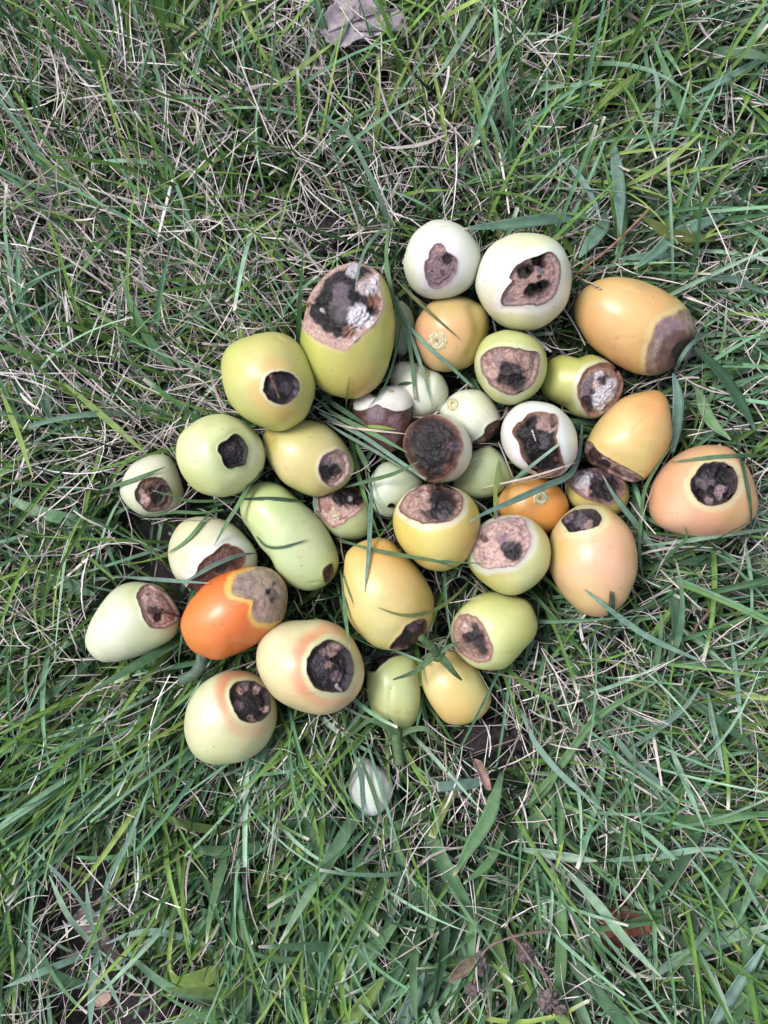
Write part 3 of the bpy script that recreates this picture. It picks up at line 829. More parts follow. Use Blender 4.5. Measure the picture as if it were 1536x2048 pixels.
build_tomato("mellow yellow tomato with a two-tone pinkish and black spot, under the big round yellow one", 5,
    [(1190,610),(1300,630),(1390,690),(1460,780),(1500,880),(1492,950),(1440,1020),(1360,1060),(1270,1082),(1180,1065),(1080,1010),(1000,920),(950,820),(935,740),(955,680),(1040,640),(1120,612)],
    (202,194,104), [(1120,850,150,(222,208,128),.8),(970,740,70,(178,158,56),.9),(1380,720,110,(204,202,122),.8),(1300,980,120,(208,200,112),.7)], hf=1.0, lift=.004, seed=27, grooves=[([(1010,690),(985,770),(1000,850)],22,.9)],
    rot=dict(poly=[(1400,800),(1440,820),(1465,870),(1462,930),(1430,990),(1370,1020),(1320,997),(1290,950),(1285,890),(1310,840),(1350,810)],
             depth=1.2, rough=.4, base='pink', mottle='mauve', mott=.3, crack=.3, fleck=.06, spokes=50, edge='mauve', halo=[((214,208,160),0,9,.7)], spots=[(1340,900,62,'grey',.8),(1345,945,56,'dark'),(1400,930,40,'dark',.85),(1320,920,34,'dark',.8),(1400,830,30,'tan',.7)]))
build_tomato("long bent green tomato shaped like a kidney bean, with one tiny brown eye", 6,
    [(1020,12),(1100,2),(1180,26),(1250,80),(1340,160),(1430,260),(1480,350),(1508,450),(1490,530),(1430,600),(1330,632),(1220,600),(1150,530),(1110,440),(1050,370),(980,280),(930,200),(928,140),(960,60)],
    (190,206,132), [(1180,300,150,(204,216,150),.6),(1250,430,140,(202,214,158),.7),(1050,80,110,(192,202,118),.7),(1010,200,70,(212,216,140),.8)], hf=1.02, lift=.003, seed=28, grooves=[([(1330,590),(1400,580),(1440,590)],9,.4)],
    rot=dict(poly=[(1440,485),(1460,480),(1468,520),(1455,560),(1425,578),(1412,545),(1415,510)], depth=1.0, funnel=.3, rough=.4, base='brown', mottle='dark', ragged=.7, fleck=.1, edge='choc', halo=[((168,176,100),0,7,.6)]))
build_tomato("white tomato with a glossy chocolate brown rot patch, under the orange-red tomato", 6,
    [(720,205),(810,213),(900,250),(980,320),(1032,400),(1035,480),(990,570),(890,645),(780,670),(680,640),(580,565),(540,480),(530,400),(550,320),(600,250),(660,215)],
    (216,214,170), [(650,300,150,(206,206,146),.7),(860,330,110,(224,222,190),.7)], hf=.95, lift=0, seed=29,
    rot=dict(poly=[(850,365),(900,375),(950,400),(968,440),(955,490),(920,550),(850,640),(740,690),(640,620),(690,530),(715,470),(780,420)], c=(800,520),
             depth=.7, rim=.2, rough=.45, base='brown', mottle='rust', mott=.7, crack=.5, fleck=.1, rings=16, edge='rust', halo=[((232,230,222),0,30,.9)], spots=[(840,500,40,'dark',.9),(880,480,30,'choc',.8),(740,560,60,'choc',.7),(860,420,40,'rust',.5)]))
oran_root, oran_B = build_tomato("ripest orange-red tomato with a greyish wrinkled end", 6,
    [(980,490),(1060,487),(1130,510),(1180,560),(1210,630),(1208,720),(1190,790),(1150,850),(1060,920),(960,970),(880,1010),(800,1025),(710,1000),(640,940),(600,860),(598,790),(640,700),(700,630),(760,570),(850,520),(920,500)],
    (238,108,16), [(760,790,180,(240,140,66),.7),(660,900,100,(232,130,46),.7),(960,900,120,(230,104,30),.7),(760,600,80,(226,104,30),.7)], hf=1.0, lift=.012, seed=30, grooves=[([(680,860),(690,930),(740,990)],26,.7),([(880,1010),(900,960),(890,900)],24,.5)],
    rot=dict(poly=[(915,540),(980,510),(1060,486),(1130,505),(1190,575),(1215,650),(1208,740),(1160,805),(1080,812),(1030,802),(1002,740),(1010,695),(960,672),(900,652),(888,600)],
             depth=.6, rim=.35, rough=.5, stain=1, base='gtan', mottle='tan', mott=.5, crack=.35, fleck=.05, edge=None, rings=10, wrinkle=.25, lip=.1, ragged=3.0, soft=((214,180,96),.93),
             halo=[((230,190,76),0,17,.95)], spots=[(980,590,70,'grey',.35),(1060,740,60,'tan',.6),(1120,640,46,'grey',.7),(1110,630,20,'dark',.85),(1130,680,20,'dark',.8),(1140,590,14,'dark',.6),(1170,700,40,'gtan',.6)]))
build_tomato("pale green-white egg-shaped tomato with an open pink-rimmed wound, leftmost of the lower row", 6,
    [(320,577),(400,580),(480,600),(550,670),(590,740),(600,800),(575,880),(520,930),(430,980),(320,1020),(210,1048),(140,1035),(80,980),(55,910),(80,820),(130,730),(190,650),(250,600)],
    (208,216,166), [(230,830,180,(226,230,200),.8),(420,900,120,(200,208,144),.7),(340,600,90,(190,200,130),.7)], hf=1.0, lift=.003, seed=31, grooves=[([(90,880),(130,960),(200,1030)],26,.8)],
    rot=dict(poly=[(400,600),(440,600),(500,630),(550,680),(587,740),(592,790),(540,825),(480,843),(420,825),(385,770),(365,700),(352,660),(370,625)],
             depth=1.5, rough=.4, base='pink', mottle='tan', mott=.35, crack=.25, fleck=.02, edge='choc', rings=24, bands=[(.80,.86,'rust',.6)], spots=[(450,735,34,'dark',.8),(480,780,30,'black',.9),(500,745,26,'choc',.7),(440,690,26,'mauve',.5),(420,640,14,'dark',.6)]))
build_tomato("large cream-peach tomato with a big round black cavity and orange blush", 0,
    [(605,1238),(645,1238),(680,1252),(708,1280),(725,1320),(727,1360),(712,1395),(680,1420),(645,1430),(605,1425),(565,1408),(535,1380),(517,1345),(513,1310),(525,1275),(550,1250),(578,1240)],
    (218,206,146), [(560,1310,60,(230,208,160),.8),(600,1380,70,(228,198,140),.8),(620,1410,60,(228,192,132),.7)], hf=1.08, lift=.008, seed=32,
    rot=dict(poly=[(649,1283),(665,1282),(685,1291),(699,1307),(706,1330),(704,1353),(694,1376),(678,1384),(655,1382),(633,1376),(620,1359),(614,1340),(616,1317),(629,1297)],
             depth=2.8, rough=1.3, base='dark', mottle='black', mott=.8, fleck=.45, halo=[((234,142,96),13,46,1.0,185),((206,204,150),0,15,.85)], edge='choc',
             spots=[(672,1295,16,'tan',.75),(650,1300,9,'mauve',.8),(678,1355,14,'mauve',.7),(666,1327,10,'tan',.6),(640,1325,22,'grey',.4),(683,1318,12,'black'),(680,1376,6,'white',.6)]))
build_tomato("pale green and peach tomato with a black crusted hole, lowest on the heap's left side", 0,
    [(465,1341),(500,1345),(530,1362),(548,1390),(555,1425),(548,1460),(530,1490),(500,1515),(465,1527),(430,1530),(400,1520),(380,1500),(370,1470),(370,1435),(380,1400),(400,1370),(430,1350)],
    (208,208,152), [(420,1420,50,(226,220,176),.8),(440,1500,60,(200,208,136),.8),(500,1470,50,(220,196,142),.7)], hf=1.05, lift=.005, seed=33,
    rot=dict(poly=[(477,1364),(502,1363),(523,1373),(537,1389),(541,1414),(533,1431),(516,1443),(495,1445),(477,1435),(465,1414),(459,1389),(465,1373)],
             depth=2.4, rough=1.2, base='dark', mottle='black', mott=.7, fleck=.45, halo=[((230,138,90),10,38,1.0,-125),((206,200,140),0,12,.8)], edge='choc',
             spots=[(483,1375,9,'tan',.7),(492,1368,9,'mauve',.7),(517,1375,8,'pink',.6),(534,1418,8,'pink',.7),(505,1438,10,'tan',.7),(480,1410,12,'mauve',.45)]))
build_tomato("amber yellow egg-shaped tomato with a dark rotten notch at its lower tip", 7,
    [(470,80),(540,85),(620,150),(700,230),(770,330),(815,430),(820,520),(805,600),(775,670),(700,745),(610,768),(530,768),(450,740),(380,680),(310,600),(270,480),(258,350),(262,230),(290,160),(380,100)],
    (220,190,96), [(480,160,160,(222,166,66),.95),(620,300,130,(226,184,98),.6),(480,620,150,(216,206,126),.8),(480,420,150,(230,206,132),.7),(790,470,70,(208,166,62),.8)], hf=1.02, lift=.005, seed=34, grooves=[([(590,330),(620,370),(650,380)],8,.3)],
    rot=dict(poly=[(740,580),(772,585),(778,625),(765,680),(740,738),(660,757),(556,757),(590,700),(630,660),(660,612)],
             depth=1.6, rough=.6, base='choc', mottle='dark', mott=.7, fleck=.15, crack=.3, edge='brown', spots=[(700,640,40,'mauve',.5),(745,600,22,'tan',.6),(660,710,50,'dark',.9)]))
green_root, green_B = build_tomato("upright green finger-shaped tomato with a black top end, green calyx at its foot", 7,
    [(560,790),(640,785),(695,800),(727,850),(740,950),(744,1050),(735,1150),(700,1220),(640,1262),(540,1255),(465,1212),(425,1120),(405,1010),(408,900),(425,830),(480,795)],
    (186,204,116), [(600,1000,130,(200,214,140),.7),(520,1180,110,(204,212,128),.6),(680,1200,80,(190,200,96),.7)], hf=1.0, lift=0, seed=35, grooves=[([(555,1190),(550,1100),(560,1000)],18,.5)],
    rot=dict(poly=[(405,885),(455,902),(500,862),(560,818),(640,797),(705,803),(690,750),(560,730),(430,760),(380,830)], c=(540,790),
             depth=1.2, rough=.6, base='dark', mottle='black', mott=.8, fleck=.2, edge='mauve', bands=[(.8,.97,'mauve',.5)], spots=[(440,860,40,'black')]))
yel_root, yel_B = build_tomato("small smooth yellow tomato with a green star calyx draped over its top", 7,
    [(900,770),(990,795),(1080,870),(1140,960),(1177,1050),(1150,1140),(1080,1200),(980,1232),(890,1217),(820,1140),(770,1040),(743,940),(755,870),(810,800)],
    (222,194,106), [(830,960,110,(228,210,134),.8),(980,1150,110,(224,182,90),.8),(1060,1000,100,(216,204,122),.7)], hf=.98, lift=0, seed=36)
build_tomato("yellow-lime tomato with a rusty tan ringed rot patch on its left cheek", 7,
    [(1190,412),(1290,430),(1390,460),(1440,530),(1467,620),(1442,700),(1390,760),(1310,850),(1240,890),(1130,892),(1050,862),(970,792),(930,710),(920,640),(940,570),(1000,490),(1090,430)],
    (202,208,110), [(1260,650,150,(216,220,146),.7),(1380,700,110,(196,192,86),.8),(1150,460,120,(196,206,110),.6)], hf=1.0, lift=.007, seed=37,
    rot=dict(poly=[(980,560),(1040,553),(1100,585),(1140,640),(1160,700),(1182,750),(1168,820),(1120,842),(1050,827),(985,782),(948,700),(948,620)],
             depth=1.0, rough=.6, base='tan', mottle='rust', mott=.5, crack=.4, fleck=.15, rings=22, edge='rust', halo=[((220,216,160),0,15,.8)],
             spots=[(1060,680,62,'dark'),(1100,730,52,'dark',.9),(1020,690,36,'black',.7),(1060,620,26,'dark',.7),(1010,640,28,'pink',.8),(1120,780,30,'black',.8),(1000,610,20,'white',.35)]))
white_root, white_B = build_tomato("small white tomato sunk in the grass apart from the heap, seen through blades", 8,
    [(440,780),(560,800),(680,900),(770,970),(840,1060),(862,1180),(830,1300),(760,1420),(680,1480),(600,1490),(530,1440),(430,1370),(360,1250),(342,1100),(375,930),(405,820)],
    (226,232,222), [(700,1150,200,(222,230,196),.6)], hf=.85, lift=.006, seed=38)

def top_z(px, py):
    z = np.full(np.shape(px), -1.0)
    px, py = np.asarray(px, float), np.asarray(py, float)
    for B in BODIES:
        R = B.rpx.max() + 3
        m = (np.abs(px - B.cx) < R) & (np.abs(py - B.cy) < R)
        if m.any():
            z[m] = np.maximum(z[m], B.top(px[m], py[m]))
    return z

# ------------------------------------------------------------------ tubes and ribbons
def tube(name, P, rad, col, mat, parent=None, sides=8, seed=0, rough=0.12):
    P = np.asarray(P, float)
    n = len(P)
    T = np.gradient(P, axis=0)
    T /= np.linalg.norm(T, axis=1, keepdims=True)
    U = np.cross(T, (0.3, 0.2, 0.93))
    U /= np.linalg.norm(U, axis=1, keepdims=True)
    W = np.cross(T, U)
    a = np.linspace(0, 2 * math.pi, sides, endpoint=False)
    rad = np.broadcast_to(rad, n)
    R = rad[:, None] * (1 + rough * np.random.default_rng(seed).standard_normal((n, sides)))
    V = P[:, None] + R[..., None] * (np.cos(a)[None, :, None] * U[:, None] + np.sin(a)[None, :, None] * W[:, None])
    V = np.vstack([V.reshape(-1, 3), P[:1], P[-1:]])
    F = [tuple(f) for f in grid_faces(n, sides, True)]
    m = n * sides
    for i in range(sides):
        j = (i + 1) % sides
        F.append((j, i, m, m))
        F.append(((n - 1) * sides + i, (n - 1) * sides + j, m + 1, m + 1))
    me = bpy.data.meshes.new(name)
    me.from_pydata([tuple(v) for v in V], [], [f if f[2] != f[3] else f[:3] for f in F])
    c = np.broadcast_to(np.append(lin(col), 1.0), (len(V), 4)) if np.ndim(col) == 1 else \
        np.hstack([np.vstack([np.repeat(col, sides, 0), col[:1], col[-1:]]), np.ones((len(V), 1))])
    at = me.attributes.new("Col", 'FLOAT_COLOR', 'POINT')
    at.data.foreach_set("color", np.ascontiguousarray(c, np.float32).ravel())
    me.polygons.foreach_set("use_smooth", np.ones(len(me.polygons), bool))
    return obj(name, me, mat, parent)

def drape(px, zb, clear=0.0012):
    """taut height profile of something lying over the fruit along a pixel path"""
    fl = top_z(px[:, 0], px[:, 1])
    fl = np.where(fl > 0, fl + clear, 0.0)
    k = np.maximum(fl, np.maximum(np.roll(fl, 1), np.roll(fl, -1)))
    k[0], k[-1] = max(fl[0], fl[1]), max(fl[-1], fl[-2])
    base = np.asarray(zb, float) + 0 * px[:, 0]
    z = np.maximum(base, k)
    for _ in range(400):
        m = z.copy()
        m[1:-1] = np.maximum(k[1:-1], 0.5 * (z[:-2] + z[2:]))
        z = m
    return z

def ribbon(P, hw, side_roll, col, fold=0.25, thick=0.0, across=5):
    """leaf-like strip: P (n,3) centre line, hw (n,) half width in m, returns V, F, col(with across in alpha)"""
    n = len(P)
    T = np.gradient(P, axis=0)
    T /= np.linalg.norm(T, axis=1, keepdims=True) + 1e-9
    up = np.array([0, 0, 1.0])
    S = np.cross(T, up)
    S /= np.linalg.norm(S, axis=1, keepdims=True) + 1e-9
    Nn = np.cross(S, T)
    roll = np.broadcast_to(side_roll, n)[:, None]
    S2 = np.cos(roll) * S + np.sin(roll) * Nn
    N2 = -np.sin(roll) * S + np.cos(roll) * Nn
    u = np.linspace(-1, 1, across)
    V = P[:, None] + (hw[:, None, None] * u[None, :, None]) * S2[:, None] + (hw[:, None, None] * fold * (np.abs(u) - 0.4)[None, :, None]) * N2[:, None]
    c = np.concatenate([np.repeat(col[:, None], across, 1), np.broadcast_to((u * 0.5 + 0.5)[None, :, None], (n, across, 1))], -1)
    return V.reshape(-1, 3), grid_faces(n, across, False), c.reshape(-1, 4)

GCOL = dict(teal=(122, 152, 136), green=(98, 130, 92), yg=(128, 152, 84), dark=(68, 98, 74), pale=(142, 170, 148), blue=(132, 160, 146),
            straw=(202, 188, 176), olive=(120, 130, 80), brown=(136, 106, 92))

BLADE_N = [0]
def hand_blade(pts, w, ckey, zb=0.03, cut=0.0, label=None, name="grass_strand", cat="grass strand", group=None, roll=0.0, clear=0.0012):
    BLADE_N[0] += 1
    rr = np.random.default_rng(900 + BLADE_N[0])
    n = 26
    px = catmull(pts, n, False)[:, :2]
    tt = np.linspace(0, 1, n)
    z = drape(px, (zb + .006) * (0.62 + 0.38 * np.sin(tt * 1.9)) if group == BROAD else zb, clear)
    P = px2w(px[:, 0], px[:, 1], z)
    t = np.linspace(0, 1, n)
    prof = np.minimum(1, 0.30 + 2.2 * t) * np.minimum(1, (1.02 - t) / 0.38) ** 0.75
    if cut:
        prof = np.minimum(1, 0.6 + 1.4 * t) * (1 - 0.25 * t ** 2)
    hw = np.maximum(prof, 0.05) * (w / 2) * (H - z) / FPX
    c = np.broadcast_to(lin(GCOL[ckey]), (n, 3)) * (1 + 0.10 * rr.standard_normal() + 0.025 * rr.standard_normal(3))[None] * (0.88 + 0.2 * t)[:, None]
    if ckey != 'straw':
        tip = sstep(0.93, 1.0, t) * (0.9 if (cut or rr.random() < 0.4) else 0.2)
        c = mixc(c, lin((212, 200, 180)), tip)
    rl = roll + 0.35 * np.sin(t * 2.2 + rr.random() * 6) + 0 * t
    V, F, cc = ribbon(P, hw, rl, c, fold=0.22 + 0.15 * rr.random(), across=5)
    me = make_mesh(name, V, F, cc)
    o = bpy.data.objects.new(name, me)
    me.materials.append(M_BROAD if ckey not in ('straw', 'brown') else M_STRAW)
    COL.objects.link(o)
    sd = o.modifiers.new("thickness", 'SOLIDIFY')
    sd.thickness = 0.00018
    tag(o, label, cat, group)
    return o

OVER = "grass blades lying across the tomatoes"
BROAD = "broad blades of coarse grass among the lawn"
f4 = lambda *p: [tuple(q) for q in fr(4, p)]
f3 = lambda *p: [tuple(q) for q in fr(3, p)]
f1 = lambda *p: [tuple(q) for q in fr(1, p)]
f2 = lambda *p: [tuple(q) for q in fr(2, p)]
f5 = lambda *p: [tuple(q) for q in fr(5, p)]
f6 = lambda *p: [tuple(q) for q in fr(6, p)]
f7 = lambda *p: [tuple(q) for q in fr(7, p)]

for (pts, w, ck, zb, cut, lab) in [
    (f4((545,180),(530,330),(480,450),(350,512),(200,580),(0,670),(-60,710)), 14, 'teal', .03, 0, "wide blue-green blade bending across the bright orange tomato with the star scar"),
    (f4((540,378),(300,455),(0,525)), 4, 'straw', .03, 0, "pale straw stalk lying over the bright orange tomato and the white one with the hollow"),
    (f4((130,520),(280,400),(420,290)), 7, 'pale', .03, 1, "short pale blade crossing the lower rim of the white tomato with the ragged hollow"),
    (f4((80,690),(84,520),(100,370)), 8, 'yg', .03, 0, "upright yellow-green blade between the plain green tomato and the orange one"),
    (f4((1020,945),(960,890),(830,710),(720,570),(655,455)), 11, 'teal', .03, 0, "blue-green blade slanting over the small mouldy yellow tomato and past the peach one"),
    (f4((1345,190),(1400,400),(1440,600),(1450,740)), 8, 'dark', .03, 0, "dark blade running down over the right side of the big round peach tomato"),
    (f4((1600,350),(1500,352),(1370,350),(1200,362),(1015,383)), 8, 'green', .03, 0, "green blade lying flat over the top of the big round peach tomato"),
    (f4((870,1010),(850,850),(860,680),(880,530),(950,400),(1045,265)), 8, 'green', .03, 0, "long bowed blade between the long peach tomato and the big round peach one"),
    (f4((1600,735),(1300,772),(1100,805),(870,830)), 10, 'pale', .035, 0, "light green blade skirting the bottom edge of the big round peach tomato"),
    (f4((860,1040),(1000,890),(1100,790),(1088,725)), 9, 'green', .03, 0, "hooked blade bending upward below the big round peach tomato"),
    (f1((765,60),(740,350),(780,620),(850,850),(920,1050),(965,1460)), 9, 'green', .03, 1, "long green blade hanging down beside the biggest tomato and over the ivory one"),
    (f1((720,420),(790,650),(880,850),(960,1060),(1030,1270),(1095,1510)), 8, 'teal', .03, 0, "second long blade over the ivory tomato, ending in a fine point"),
    (f1((800,520),(1000,720),(1310,995)), 6, 'olive', .035, 0, "thin olive blade slanting over the yellow-orange tomato with the scar"),
    (f1((810,790),(880,860),(1060,1050),(1230,1200),(1412,1368)), 8, 'teal', .03, 1, "blue-green blade with a pale cut tip crossing the stem scar of the yellow-orange tomato"),
    (f1((790,60),(600,270),(530,450),(500,630)), 6, 'pale', .035, 0, "thin pale blade dipping into the black face of the biggest tomato"),
    (f1((850,880),(820,1060),(770,1250),(700,1400),(600,1515)), 5, 'green', .03, 0, "hair-thin curved blade arching over the white and purple-brown tomato"),
    (f1((430,1536),(440,1400),(462,1270)), 4, 'olive', .03, 0, "short thin blade sticking up against the foot of the biggest tomato"),
    (f1((830,1340),(935,1322)), 6, 'dark', .03, 0, "short dark blade lying on the ivory tomato's left shoulder"),
    (f3((-160,400),(0,490),(200,600),(400,740),(665,918)), 9, 'teal', .035, 1, "long blue-green blade reaching to the cracked black face mid heap"),
    (f3((-150,270),(0,370),(240,525)), 10, 'dark', .035, 0, "dark blade tip pointing over the purple-brown tomato"),
    (f3((-140,340),(0,440),(260,570),(530,718)), 10, 'green', .035, 0, "bright green blade ending on the brown edge of the cracked black face"),
    (f3((-120,470),(20,560),(250,690),(520,850)), 7, 'pale', .035, 0, "narrow pale blade running alongside the long blue-green one, mid heap"),
    (f3((-100,470),(60,515),(300,545),(515,568)), 5, 'straw', .035, 0, "pale dry blade crossing the purple-brown tomato"),
    (f3((190,505),(330,520),(430,535)), 8, 'yg', .035, 0, "short yellowish blade lying over the purple-brown tomato"),
    (f3((30,980),(250,920),(420,870),(605,780)), 8, 'green', .03, 0, "green blade lying across the plain pale green tomato"),
    (f3((120,640),(170,740),(230,860)), 11, 'green', .03, 0, "folded green blade at the corner of the plain pale green tomato"),
    (f3((215,860),(242,1000),(232,1250),(220,1480),(190,1780)), 9, 'teal', .03, 0, "long straight blade hanging down onto the amber egg-shaped tomato"),
    (f7((220,80),(450,155),(700,200),(900,225),(1145,237)), 6, 'green', .03, 0, "fine blade strung from the amber egg-shaped tomato to the pink-scabbed one"),
    (f7((230,100),(560,170),(800,215),(950,260),(1060,310)), 5, 'green', .03, 0, "fine bowed blade under the golden yellow tomato's lower edge"),
    (f7((1045,335),(960,430),(850,510),(720,552),(600,548),(478,507)), 7, 'olive', .03, 0, "curved olive blade like a smile on the amber egg-shaped tomato"),
    (f7((248,270),(268,400),(280,560),(307,765)), 8, 'green', .03, 0, "green blade hanging over the big round black cavity's upper rim"),
    (f7((265,300),(300,400),(325,482)), 5, 'olive', .03, 0, "short thin blade on the left flank of the amber egg-shaped tomato"),
    (f5((-60,1045),(150,980),(340,903)), 8, 'green', .03, 0, "green blade laid over the small white tomato above its brown hole"),
    (f5((760,1108),(500,1112),(380,1078),(262,1048)), 6, 'green', .03, 0, "thin blade poking into the brown hole of the small white tomato"),
    (f5((200,1205),(400,1180),(560,1185),(700,1165)), 7, 'green', .03, 0, "green blade lying along the bottom of the small white tomato"),
    (f5((945,915),(860,1010),(780,1150),(710,1260),(638,1388)), 9, 'green', .03, 0, "bent green blade between the kidney-shaped tomato and the white one with chocolate rot"),
    (f5((805,1100),(1000,1098),(1205,1114)), 8, 'dark', .03, 0, "dark straight blade across the upper end of the kidney-shaped tomato"),
    (f5((900,1330),(960,1390),(1060,1395),(1215,1348)), 5, 'dark', .03, 0, "thin curved blade across the waist of the kidney-shaped tomato"),
    (f6((620,585),(800,480),(930,430),(1035,415)), 9, 'teal', .03, 0, "blue-green blade lying over the chocolate brown rot patch"),
    (f6((250,550),(550,572),(770,588)), 8, 'teal', .03, 0, "blue-green blade running in under the ripest orange-red tomato"),
    (f6((800,150),(740,220),(640,340),(525,418)), 8, 'green', .03, 0, "green blade over the left shoulder of the white tomato with chocolate rot"),
    (f6((1340,90),(1362,100),(1368,200)), 7, 'pale', .03, 0, "tiny hooked blade at the edge of the torn tan rot"),
    (f2((1536,715),(1400,830),(1330,950),(1298,1035)), 9, 'teal', .03, 0, "curved blue-green blade over the brown end of the big orange tomato"),
    (f2((1300,1490),(1322,1350),(1335,1150),(1305,990)), 27, 'teal', .04, 0, "broad blade standing beside the amber pear-shaped tomato"),
    ([(632,1663),(700,1560),(752,1470)], 6, 'green', .035, 0, "green blade over the left part of the white tomato sunk in the grass"),
    ([(700,1480),(722,1560),(727,1660)], 8, 'teal', .035, 0, "blue-green blade down the middle of the white tomato sunk in the grass"),
    ([(715,1500),(745,1580),(775,1680)], 7, 'green', .035, 0, "slanting blade over the right part of the white tomato sunk in the grass"),
    ([(730,1470),(760,1570),(800,1700)], 7, 'teal', .035, 0, "long slanting blade at the right edge of the white tomato sunk in the grass"),
    ([(690,1500),(684,1570),(700,1650)], 5, 'green', .035, 0, "hair-thin blade at the left edge of the white tomato sunk in the grass"),
]:
    hand_blade(pts, w, ck, zb, cut, lab, group=OVER)

